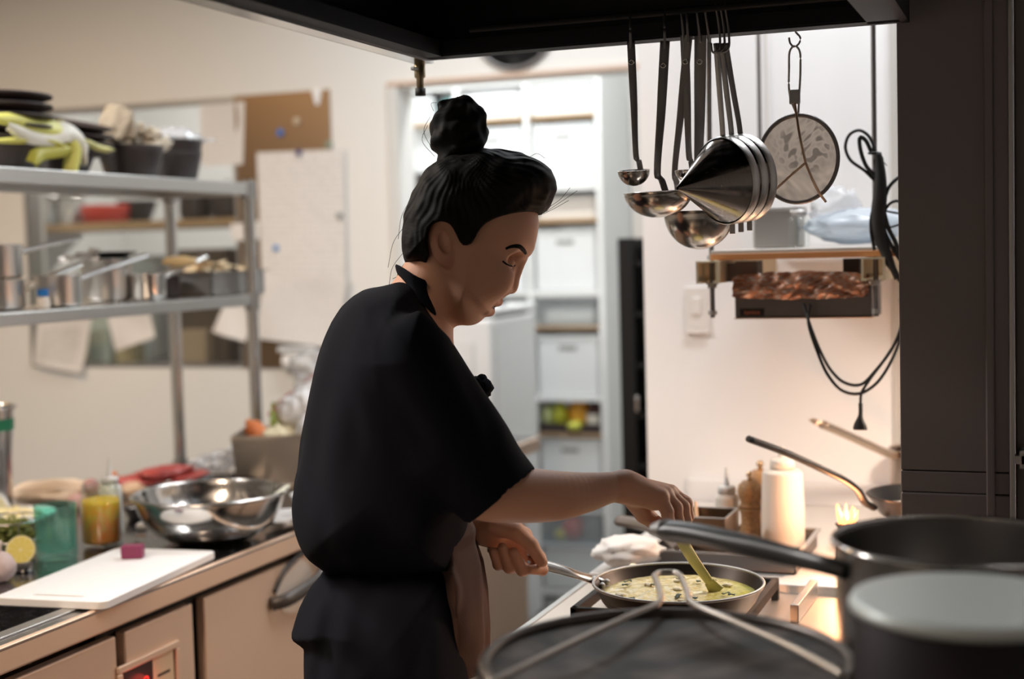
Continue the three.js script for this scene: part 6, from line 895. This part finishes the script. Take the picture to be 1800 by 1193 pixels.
// ------------------------------------------------------------------ the cook
{
  const D0 = 2.1, SC = D0 / 2, A = (px, py, w = 0) => [(px - W / 2) * (D0 - w) / FPX, -(py - H / 2) * (D0 - w) / FPX, w];
  const PXM = D0 / FPX, flat = (pts, w0) => pts.map(([a, b]) => [(a - W / 2) * (D0 - w0) / FPX, -(b - H / 2) * (D0 - w0) / FPX]);
  const sdPoly = (P) => { const n = P.length; return (x, y) => { let d = 1e9, s = 1; for (let i = 0, j = n - 1; i < n; j = i++) { const ex = P[j][0] - P[i][0], ey = P[j][1] - P[i][1], wx = x - P[i][0], wy = y - P[i][1]; const t = clamp((wx * ex + wy * ey) / (ex * ex + ey * ey), 0, 1), bx = wx - ex * t, by = wy - ey * t; d = Math.min(d, bx * bx + by * by); const c1 = y >= P[i][1], c2 = y < P[j][1], c3 = ex * wy > ey * wx; if ((c1 && c2 && c3) || (!c1 && !c2 && !c3)) s = -s; } return s * Math.sqrt(d); }; };
  const smooth = (pts, n = 3) => { const c = new THREE.CatmullRomCurve3(pts.map(([a, b]) => V(a, b, 0)), true, 'centripetal'); return c.getPoints(pts.length * n).slice(0, -1).map((p) => [p.x, p.y]); };
  const inflate = (pts, w0, Wm, R0, sm = 2) => { const R = R0 * SC, sd = sdPoly(flat(sm ? smooth(pts, sm) : pts, w0)), k = R0 / Wm; return (x, y, z) => { const d = sd(x, y), e1 = Math.max(d + R, 0), e2 = Math.abs(z - w0) * k; return Math.hypot(e1, e2) - R; }; };
  const smin = (a, b, k) => { const h = clamp(0.5 + 0.5 * (b - a) / k, 0, 1); return lerp(b, a, h) - k * h * (1 - h); };
  const cap = (a, b, ra, rb) => { const bx = b[0] - a[0], by = b[1] - a[1], bz = b[2] - a[2], L = bx * bx + by * by + bz * bz || 1e-9; return (x, y, z) => { const px = x - a[0], py = y - a[1], pz = z - a[2], t = clamp((px * bx + py * by + pz * bz) / L, 0, 1); return Math.hypot(px - bx * t, py - by * t, pz - bz * t) - lerp(ra, rb, t) * SC; }; };
  const ell = (c, r, rot = 0) => { const cs = Math.cos(rot), sn = Math.sin(rot); return (x, y, z) => { const dx = x - c[0], dy = y - c[1], q = [(dx * cs + dy * sn) / r[0], (-dx * sn + dy * cs) / r[1], (z - c[2]) / r[2]]; const l = Math.hypot(...q) / SC; return (l - 1) * Math.min(...r); }; };
  const chain = (pts, rs) => { const f = []; for (let i = 0; i + 1 < pts.length; i++) f.push(cap(A(...pts[i]), A(...pts[i + 1]), rs[i], rs[i + 1])); return (x, y, z) => { let v = 1e9; for (const g of f) v = v > 1e8 ? g(x, y, z) : smin(v, g(x, y, z), 0.004); return v; }; };
  const union = (fs, k) => (x, y, z) => { let v = fs[0](x, y, z); for (let i = 1; i < fs.length; i++) v = smin(v, fs[i](x, y, z), k); return v; };
  const FW = CB.clone().negate();
  const base = at(690, 1150, 2.1).setY(0);
  const toW = (g) => { const p = g.attributes.position, n = g.attributes.normal, v = V(), m = new THREE.Matrix4().makeBasis(CR, CU, CB); for (let i = 0; i < p.count; i++) { v.fromBufferAttribute(p, i); const q = CP.clone().addScaledVector(CR, v.x).addScaledVector(CU, v.y).addScaledVector(FW, D0 - v.z).sub(base); p.setXYZ(i, q.x, q.y, q.z); if (n) { v.fromBufferAttribute(n, i).transformDirection(m); n.setXYZ(i, v.x, v.y, v.z); } } const uv = []; for (let i = 0; i < p.count; i++) uv.push((p.getX(i) + p.getZ(i) * 0.7) * 3, p.getY(i) * 3); g.setAttribute('uv', new THREE.Float32BufferAttribute(uv, 2)); return g; };
  const boxOf = (pts, w0, w1, m = 0.03) => { const q = pts.flatMap(([a, b]) => [A(a, b, w0), A(a, b, w1)]); const lo = [0, 1, 2].map((k) => Math.min(...q.map((v) => v[k])) - m), hi = [0, 1, 2].map((k) => Math.max(...q.map((v) => v[k])) + m); return [lo, hi]; };
  const person = T('person', 'woman cook in a loose black smock stirring a frying pan, hair in a high bun', 'person', base);

  // ---- head, in its own frame: turned a little toward the viewer about a vertical axis through the ears
  const psi = rad(4), pvx = A(790, 430)[0], HP0 = A(790, 430);
  const headed = (f) => (x, y, z) => { const dx = x - pvx; return f(pvx + dx * Math.cos(psi) + z * Math.sin(psi), y, -dx * Math.sin(psi) + z * Math.cos(psi)); };
  const facePts = [[944, 368], [947, 390], [945, 412], [938, 436], [922, 452], [909, 470], [897, 496], [883, 517], [873, 535], [862, 549], [849, 554], [837, 562], [821, 567], [803, 562], [788, 549], [775, 520], [762, 485], [738, 450], [722, 410], [728, 350], [760, 300], [820, 280], [885, 285], [930, 325]];
  const faceBase = inflate(facePts, 0, 0.071, 0.062, 2);
  const r = PXM;
  const nose = union([cap(A(918, 457), A(900, 498), 0.0062, 0.0085), cap(A(900, 498), A(899, 506), 0.0088, 0.0088), ell(A(889, 509, 0.011), [0.009, 0.0075, 0.007]), ell(A(889, 509, -0.011), [0.009, 0.0075, 0.007])], 0.006);
  const lips = union([cap(A(872, 531, -0.016), A(876, 530, 0), 0.0045, 0.0062), cap(A(872, 531, 0.016), A(876, 530, 0), 0.0045, 0.0062), cap(A(857, 547, -0.014), A(861, 547, 0), 0.0045, 0.0068), cap(A(857, 547, 0.014), A(861, 547, 0), 0.0045, 0.0068)], 0.004);
  const chin = ell(A(826, 553), [0.016, 0.012, 0.02]);
  const brow = union([cap(A(921, 440, 0.012), A(905, 437, 0.042), 0.008, 0.008), cap(A(921, 440, -0.012), A(905, 437, -0.042), 0.008, 0.008)], 0.01);
  const cheek = union([ell(A(868, 487, 0.036), [0.03, 0.026, 0.02], -0.5), ell(A(868, 487, -0.036), [0.03, 0.026, 0.02], -0.5)], 0.01);
  const lid = union([ell(A(892, 462, 0.031), [0.013, 0.0085, 0.0105]), ell(A(892, 462, -0.031), [0.013, 0.0085, 0.0105])], 0.004);
  const sock = union([ell(A(906, 457, 0.032), [0.013, 0.011, 0.012]), ell(A(906, 457, -0.032), [0.013, 0.011, 0.012])], 0.004);
  const ear = (s) => { const ring = ell(A(783, 430, s * 0.066), [0.0165, 0.0285, 0.011], 0.22), dish = ell(A(788, 425, s * 0.078), [0.0085, 0.017, 0.0085], 0.22), lobe = ell(A(793, 456, s * 0.064), [0.008, 0.009, 0.006]); return (x, y, z) => smin(Math.max(ring(x, y, z), -dish(x, y, z)), lobe(x, y, z), 0.006); };
  const earR = ear(1), earL = ear(-1);
  const mouth = cap(A(869, 540, -0.017), A(869, 540, 0.017), 0.0016, 0.0016), nost = union([ell(A(893, 517, 0.007), [0.004, 0.003, 0.0035]), ell(A(893, 517, -0.007), [0.004, 0.003, 0.0035])], 0.001);
  const headLocal = (x, y, z) => { let v = smin(faceBase(x, y, z), brow(x, y, z), 0.016); v = smin(v, cheek(x, y, z), 0.022); v = smin(v, chin(x, y, z), 0.016); { const h = -sock(x, y, z), k = 0.012, t = clamp(0.5 - 0.5 * (v - h) / k, 0, 1); v = lerp(v, h, t) + k * t * (1 - t); } v = smin(v, lid(x, y, z), 0.003); v = smin(v, nose(x, y, z), 0.009); v = smin(v, lips(x, y, z), 0.005); v = Math.max(v, -mouth(x, y, z)); v = Math.max(v, -nost(x, y, z)); v = smin(v, Math.min(earR(x, y, z), earL(x, y, z)), 0.005); return v; };
  const head = headed(headLocal);
  const neck = union([cap(A(762, 488), A(728, 560), 0.046, 0.05), cap(A(728, 560), A(690, 640), 0.05, 0.07)], 0.02);
  const headNeck = (x, y, z) => smin(head(x, y, z), neck(x, y, z), 0.022);
  // ---- torso under the clothes and arms
  const torso = union([cap(A(700, 640, 0.05), A(700, 640, -0.05), 0.07, 0.07), cap(A(690, 650), A(690, 860), 0.075, 0.075), cap(A(690, 860), A(690, 1060), 0.075, 0.08)], 0.05);
  const limb = (pts, n = 5) => { const c = new THREE.CatmullRomCurve3(pts.map((p) => V(...A(p[0], p[1], p[2]))), false, 'centripetal'), rc = new THREE.CatmullRomCurve3(pts.map((p, i) => V(i, p[3], 0))), N = n * (pts.length - 1), f = []; for (let i = 0; i < N; i++) { const a = c.getPoint(i / N), b = c.getPoint((i + 1) / N); f.push(cap([a.x, a.y, a.z], [b.x, b.y, b.z], rc.getPoint(i / N).y, rc.getPoint((i + 1) / N).y)); } return (x, y, z) => { let v = 1e9; for (const g of f) v = Math.min(v, g(x, y, z)); return v; }; };
  const armR = union([cap(A(735, 640, 0.12), A(850, 862, 0.17), 0.036, 0.035), limb([[842, 855, 0.17, 0.0345], [885, 868, 0.168, 0.0352], [930, 870.5, 0.158, 0.0352], [980, 871, 0.146, 0.0322], [1030, 865, 0.126, 0.026], [1070, 857, 0.111, 0.0205], [1098, 854, 0.1, 0.0192]])], 0.02);
  const armL = union([cap(A(735, 640, -0.12), A(775, 860, -0.13), 0.036, 0.036), cap(A(775, 860, -0.13), A(850, 927, -0.07), 0.034, 0.022)], 0.006);
  const bodyG = (x, y, z) => { let v = smin(torso(x, y, z), neck(x, y, z), 0.03); v = smin(v, armR(x, y, z), 0.02); return smin(v, armL(x, y, z), 0.02); };
  const AR = (a, b, w) => A(a, b, w + 0.03), AL = (a, b, w) => A(a, b, w + 0.077), sh = (dw) => (p, r) => chain(p.map(([a, b, w]) => [a, b, w + dw]), r), chainR = sh(0.03), chainL = sh(0.077);
  const palmR = union([[1161, 874, 0.074], [1169, 870, 0.054], [1175, 867, 0.034], [1178, 866, 0.014]].map((q, i) => cap(AR(1104, 857, [0.078, 0.072, 0.064, 0.056][i]), AR(...q), 0.0155, 0.0115)).concat([cap(AR(1096, 854, 0.07), AR(1112, 858, 0.066), 0.0195, 0.018), cap(AR(1112, 866, 0.07), AR(1150, 884, 0.066), 0.013, 0.01)]), 0.012);
  const fingR = [chainR([[1161, 874, 0.074], [1173, 899, 0.076], [1177, 918, 0.066], [1172, 934, 0.052]], [0.0105, 0.0085, 0.0076, 0.0066]), chainR([[1169, 870, 0.054], [1188, 892, 0.056], [1192, 916, 0.05], [1184, 937, 0.038]], [0.011, 0.0092, 0.0082, 0.007]), chainR([[1175, 867, 0.034], [1200, 890, 0.035], [1205, 914, 0.031], [1196, 940, 0.022]], [0.011, 0.0094, 0.0083, 0.007]), chainR([[1178, 866, 0.014], [1205, 884, 0.012], [1209, 908, 0.01], [1198, 938, 0.012]], [0.011, 0.0094, 0.0083, 0.007])];
  const thumbR = chainR([[1110, 872, 0.05], [1132, 903, 0.022], [1156, 922, 0.012], [1182, 942, 0.012]], [0.015, 0.0125, 0.0105, 0.0078]);
  const handR = (x, y, z) => { let v = smin(palmR(x, y, z), thumbR(x, y, z), 0.008); let f = Math.min(...fingR.map((g) => g(x, y, z))); v = smin(v, f, 0.004); return smin(v, armR(x, y, z), 0.01); };
  const palmL = union([[876, 950, -0.17], [891, 946, -0.176], [906, 943, -0.18], [920, 941, -0.178]].map((q, i) => cap(AL(852, [934, 930, 926, 922][i], -0.146 - 0.003 * i), AL(...q), 0.017, 0.0135)).concat([cap(AL(846, 926, -0.146), AL(864, 934, -0.15), 0.022, 0.02)]), 0.012);
  const fingL = [chainL([[876, 950, -0.17], [880, 990, -0.168], [876, 992, -0.128], [867, 970, -0.114]], [0.0105, 0.009, 0.008, 0.0068]), chainL([[891, 946, -0.176], [900, 996, -0.17], [895, 997, -0.125], [883, 962, -0.112]], [0.011, 0.0096, 0.0085, 0.0072]), chainL([[906, 943, -0.18], [922, 1000, -0.172], [918, 1002, -0.126], [902, 970, -0.113]], [0.011, 0.0096, 0.0086, 0.0072]), chainL([[920, 941, -0.178], [948, 980, -0.182], [953, 1001, -0.152], [930, 1001, -0.128]], [0.011, 0.0096, 0.0084, 0.007])];
  const thumbL = chainL([[866, 922, -0.13], [905, 932, -0.124], [933, 957, -0.126], [953, 987, -0.133]], [0.017, 0.0135, 0.0105, 0.008]);
  const handL = (x, y, z) => { let v = smin(palmL(x, y, z), thumbL(x, y, z), 0.008); let f = Math.min(...fingL.map((g) => g(x, y, z))); v = smin(v, f, 0.004); return smin(v, armL(x, y, z), 0.01); };
  const cut = (g, f) => g;
  const skinC = (g, f) => { const p = g.attributes.position, c = []; for (let i = 0; i < p.count; i++) c.push(...f(p.getX(i), p.getY(i), p.getZ(i))); g.setAttribute('color', new THREE.Float32BufferAttribute(c, 3)); return g; };
  const SK = [0.62, 0.325, 0.21];
  const headColor = (x, y, z) => { const l = headed((a, b, c) => Math.min(lips(a, b, c) - 0.0012))(x, y, z); const m = headed(mouth)(x, y, z); let c = [...SK]; if (l < 0) { const t = clamp(-l / 0.002, 0, 1); c = [lerp(c[0], 0.52, t), lerp(c[1], 0.2, t), lerp(c[2], 0.155, t)]; } if (m < 0.0012) c = [0.12, 0.04, 0.03]; const e = headed(earR)(x, y, z); if (e < 0.002) c = [0.58, 0.28, 0.185]; return c; };
  const gHead = skinC(nets(headNeck, ...boxOf([[700, 270], [930, 640]], 0.09, -0.09, 0.02), 0.0026), headColor);
  const skin0 = () => SK;
  const inHand = (f) => f;
  const b1 = nets(bodyG, ...boxOf([[560, 520], [1096, 1180]], 0.2, -0.22, 0.06).map((v, i) => i ? [A(1090, 0, 0.1)[0], v[1], v[2]] : v), 0.009);
  const parts = [gHead, skinC(b1, skin0)];
  parts.push(skinC(nets(handR, ...boxOf([[1075, 830], [1215, 955]], 0.12, 0.03, 0.012), 0.0023), skin0));
  parts.push(skinC(nets(handL, ...boxOf([[835, 895], [965, 1015]], -0.018, -0.113, 0.012), 0.0023), skin0));
  // arms again, finer, up to the wrists
  const armBox = boxOf([[800, 815], [1098, 925]], 0.2, 0.07, 0.01);
  parts.push(skinC(nets((x, y, z) => Math.max(armR(x, y, z) - 0.0006, A(830, 0, 0.15)[0] - x), ...armBox, 0.004), skin0));
  const skinM = std({ color: C(1, 1, 1), vertexColors: true, roughness: 0.48, bumpMap: rep(grainT, 8, 8), bumpScale: 0.0002 });
  const merged = mergeGeometries(parts.map((g) => { toW(g); const o = g.toNonIndexed(); return o; }));
  M('body', merged, skinM, person);
  // surface finder for small features on the near side of the face
  const surf = (px, py) => { const [x, y] = A(px, py); let a = 0.12, b = -0.02; for (let z = a; z > b; z -= 0.002) if (head(x, y, z) < 0) { let lo = z, hi = z + 0.002; for (let i = 0; i < 12; i++) { const m = (lo + hi) / 2; if (head(x, y, m) < 0) lo = m; else hi = m; } return V(x, y, lo); } return V(x, y, 0.03); };
  const onFace = (pts, lift) => pts.map(([a, b]) => { const p = surf(a, b); p.z += lift; return p; });
  M('eyebrow', toW(sweep(onFace([[889, 442], [898, 438], [910, 437], [919, 442], [924, 448]], 0.0), (u) => [0.0018 + 0.0016 * Math.sin(u * 3.0), 0.0014], 24, 8, V(0, 0, 1))), X.hair, person);
  M('eyelashes', toW(sweep(onFace([[884, 463], [891, 468], [899, 470], [905, 468]], 0.0004), (u) => [0.0013, 0.0009], 20, 8, V(0, 0, 1))), X.hair, person);
  const lashB = A(905, 468, -0.03); M('eyelashes', toW(sweep([V(lashB[0] - 0.006, lashB[1] + 0.004, -0.036), V(lashB[0] + 0.006, lashB[1] + 0.0015, -0.032), V(lashB[0] + 0.012, lashB[1] + 0.002, -0.03)], (u) => [0.001, 0.0008], 12, 6, V(0, 0, 1))), X.hair, person);
  // ---- hair
  const hairOut = [[716, 466], [708, 440], [707, 408], [717, 360], [738, 315], [768, 285], [800, 272], [850, 263], [896, 267], [940, 280], [970, 299], [978, 322], [974, 350], [957, 374], [946, 384], [938, 410], [915, 450], [880, 500], [840, 540], [800, 535], [765, 490], [740, 472]];
  const hairReg = [[690, 430], [690, 300], [760, 240], [1000, 240], [1000, 360], [957, 380], [944, 376], [918, 380], [888, 388], [862, 400], [848, 416], [838, 434], [823, 437], [812, 418], [802, 402], [785, 396], [768, 404], [760, 428], [762, 452], [752, 470], [722, 478], [700, 465]];
  const hairIn = inflate(hairOut, 0, 0.082, 0.064, 2), hairSd = sdPoly(flat(smooth(hairReg, 2), 0));
  const strand = (x, y, z) => 0.0004 * Math.sin(Math.atan2(y - HP0[1] - 0.14, x - HP0[0] - 0.02) * 60 + 5 * noise(x * 14, y * 14, z * 14)) + 0.002 * noise(x * 26, y * 26, z * 26);
  const hairF = headed((x, y, z) => Math.max(hairIn(x, y, z) + strand(x, y, z), hairSd(x, y) * 0.9));
  M('hair', toW(nets(hairF, ...boxOf([[690, 250], [990, 490]], 0.095, -0.095, 0.012), 0.0029)), X.hair, person);
  const bc = A(806, 232), bunF = (x, y, z) => { const dx = x - bc[0], dy = y - bc[1], a = Math.atan2(z, dx), rr = Math.hypot(dx, z); const base = ell(bc, [0.0415, 0.043, 0.043])(x, y, z), top = ell(A(812, 192), [0.028, 0.018, 0.028])(x, y, z), st = cap(A(808, 262), A(812, 285), 0.03, 0.034)(x, y, z); return smin(smin(base, top, 0.012), st, 0.015) + 0.0016 * Math.sin(a * 3 + dy * 190) + 0.003 * noise(x * 34, y * 34, z * 34); };
  M('hair_bun', toW(nets(bunF, ...boxOf([[745, 165], [868, 300]], 0.06, -0.06, 0.012), 0.003)), X.hair, person);
  const r4 = rng(77), ls = []; const wisps = [[[712, 440], [690, 470], [684, 500]], [[716, 455], [700, 480], [695, 497]], [[709, 400], [692, 425], [682, 470]], [[722, 350], [706, 380], [700, 420]], [[756, 205], [745, 230], [760, 262]], [[752, 220], [742, 246], [764, 275]], [[960, 372], [990, 352], [1015, 335]], [[962, 366], [985, 350], [1002, 330]], [[955, 376], [975, 366], [1000, 352]], [[930, 276], [945, 270], [958, 278]], [[762, 195], [758, 182], [770, 180]], [[714, 462], [708, 480], [690, 490]]];
  for (const w of wisps) ls.push(tube(w.map(([a, b], i) => V(...A(a, b, 0.02 * (r4() - 0.5)))), 0.00035, 14, 4));
  M('loose_strand', toW(join(ls)), X.hair, person);
  // ---- smock
  const smockPts = [[640, 508], [668, 503], [690, 500], [708, 497], [734, 506], [758, 540], [781, 572], [799, 606], [824, 650], [838, 690], [846, 760], [842, 830], [828, 900], [815, 960], [802, 1000], [700, 1010], [590, 1004], [572, 994], [545, 980], [526, 950], [517, 905], [519, 860], [530, 795], [543, 720], [556, 652], [575, 592], [602, 540]];
  const smock0 = inflate(smockPts, 0, 0.185, 0.13, 2);
  const slR = inflate([[680, 570], [740, 545], [790, 590], [822, 645], [850, 692], [893, 755], [914, 792], [937, 824], [981, 879], [866, 972], [822, 917], [790, 890], [740, 830], [690, 720], [660, 640]], 0.155, 0.075, 0.06, 0);
  const [hx, hy] = A(880, 870, 0.155), slRc = (x, y, z) => { const pl = (x - hx) * 0.63 - (y - hy) * 0.777; return Math.max(slR(x, y, z), pl); };
  const slL = inflate([[690, 570], [760, 570], [800, 620], [836, 700], [848, 790], [842, 880], [826, 925], [770, 910], [730, 800], [690, 680]], -0.155, 0.075, 0.06, 2);
  const neckHole = cap(A(752, 500), A(722, 560), 0.05, 0.05), armHole = union([cap(A(830, 862, 0.165), A(990, 872, 0.135), 0.043, 0.043)], 0.01);
  const fold = (x, y, z) => 0.0035 * noise(x * 9, y * 4, z * 9) + 0.0018 * Math.sin((x * 60 + y * 22 + 3 * noise(x * 6, y * 5, z * 6)) * 1.1) * sstep(-y, -0.15, 0.35);
  const smockF = (x, y, z) => { let v = smin(smock0(x, y, z), slRc(x, y, z), 0.03); v = smin(v, slL(x, y, z), 0.03) + fold(x, y, z); if (z > 0.09) { const pl = (x - hx) * 0.63 - (y - hy) * 0.777; v = Math.max(v, -Math.max(slR(x, y, z) + 0.013, -(pl + 0.05))); } return v; };
  M('smock', toW(nets(smockF, ...boxOf([[505, 465], [945, 1015]], 0.25, -0.25, 0.02), 0.0058)), X.cloth, person);
  const col = [[774, 566, 0.004], [757, 536, 0.046], [730, 502, 0.057], [711, 486, 0.034], [704, 482, 0], [711, 486, -0.034], [730, 502, -0.057], [757, 536, -0.046], [774, 566, -0.004]].map(([a, b, c]) => V(...A(a, b, c)));
  M('collar', toW(sweep(col, () => [0.0042, 0.0165], 64, 12, V(-0.42, 0.9, 0))), X.cloth, person);
  M('bow', toW(join(blob(0.014, 0.012, 0.014, 0.15, 2, 4, 3).translate(...A(838, 675, 0.02)), blob(0.012, 0.014, 0.014, 0.15, 2, 8, 3).translate(...A(852, 682, 0.025)), blob(0.009, 0.01, 0.01, 0.1, 2, 9, 3).translate(...A(847, 669, 0.02)))), X.cloth, person);
  // ---- black wrap skirt and brown apron
  const skirtPts = [[585, 985], [680, 975], [790, 985], [806, 1030], [826, 1085], [842, 1130], [850, 1180], [852, 1260], [536, 1260], [540, 1190], [543, 1128], [528, 1122], [514, 1114], [532, 1066], [552, 1022], [572, 992]];
  const skirt0 = inflate(skirtPts, 0.01, 0.165, 0.12, 0);
  M('skirt', toW(nets((x, y, z) => skirt0(x, y, z) + 0.0035 * noise(x * 12, y * 3, z * 12) + 0.002 * Math.sin(x * 90 + 3 * noise(x * 5, y * 3, z * 5)), ...boxOf([[500, 965], [870, 1262]], 0.18, -0.18, 0.015), 0.0065)), X.cloth, person);
  const apronPts = [[770, 900], [826, 912], [834, 930], [832, 950], [846, 990], [856, 1040], [860, 1100], [860, 1160], [858, 1260], [760, 1260], [760, 1000]];
  const apron0 = inflate(apronPts, -0.02, 0.16, 0.1, 0);
  M('apron', toW(nets((x, y, z) => Math.max(apron0(x, y, z) + 0.003 * noise(x * 12, y * 5, z * 12) + 0.0022 * Math.sin(z * 70 + y * 30 + 3 * noise(x * 8, y * 8, z * 8)), -(apron0(x, y, z) + 0.012)), ...boxOf([[750, 890], [875, 1262]], 0.16, -0.19, 0.015), 0.005)), X.apron, person);
  // ---- trousers and shoes
  const hipY = 0.84, leg = (s) => { const p = V(0, 0, 0).addScaledVector(CB.clone().setY(0).normalize(), s * 0.09); return p; };
  const tg = []; const sg = [];
  for (const s of [1, -1]) { const p = leg(s), fx = CR.clone().setY(0).normalize(); const k = V(p.x, 0.46, p.z).addScaledVector(fx, 0.03); tg.push(sweep([V(p.x, hipY, p.z), k, V(p.x, 0.06, p.z)], (u) => [0.092 - 0.03 * u, 0.085 - 0.025 * u], 30, 18, fx)); const q = V(p.x, 0.0, p.z); sg.push(sweep([q.clone().addScaledVector(fx, -0.08).setY(0.045), q.clone().addScaledVector(fx, 0.02).setY(0.046), q.clone().addScaledVector(fx, 0.13).setY(0.034), q.clone().addScaledVector(fx, 0.18).setY(0.024)], (u) => [0.04 + 0.012 * Math.sin(u * 3.1) - (u > 0.85 ? (u - 0.85) * 0.12 : 0), 0.044 - 0.02 * u], 24, 16)); }
  M('trousers', join(tg), X.cloth, person); for (const g of sg) M('shoe', g, X.rubber, person);
}
renderer.render(scene, camera);
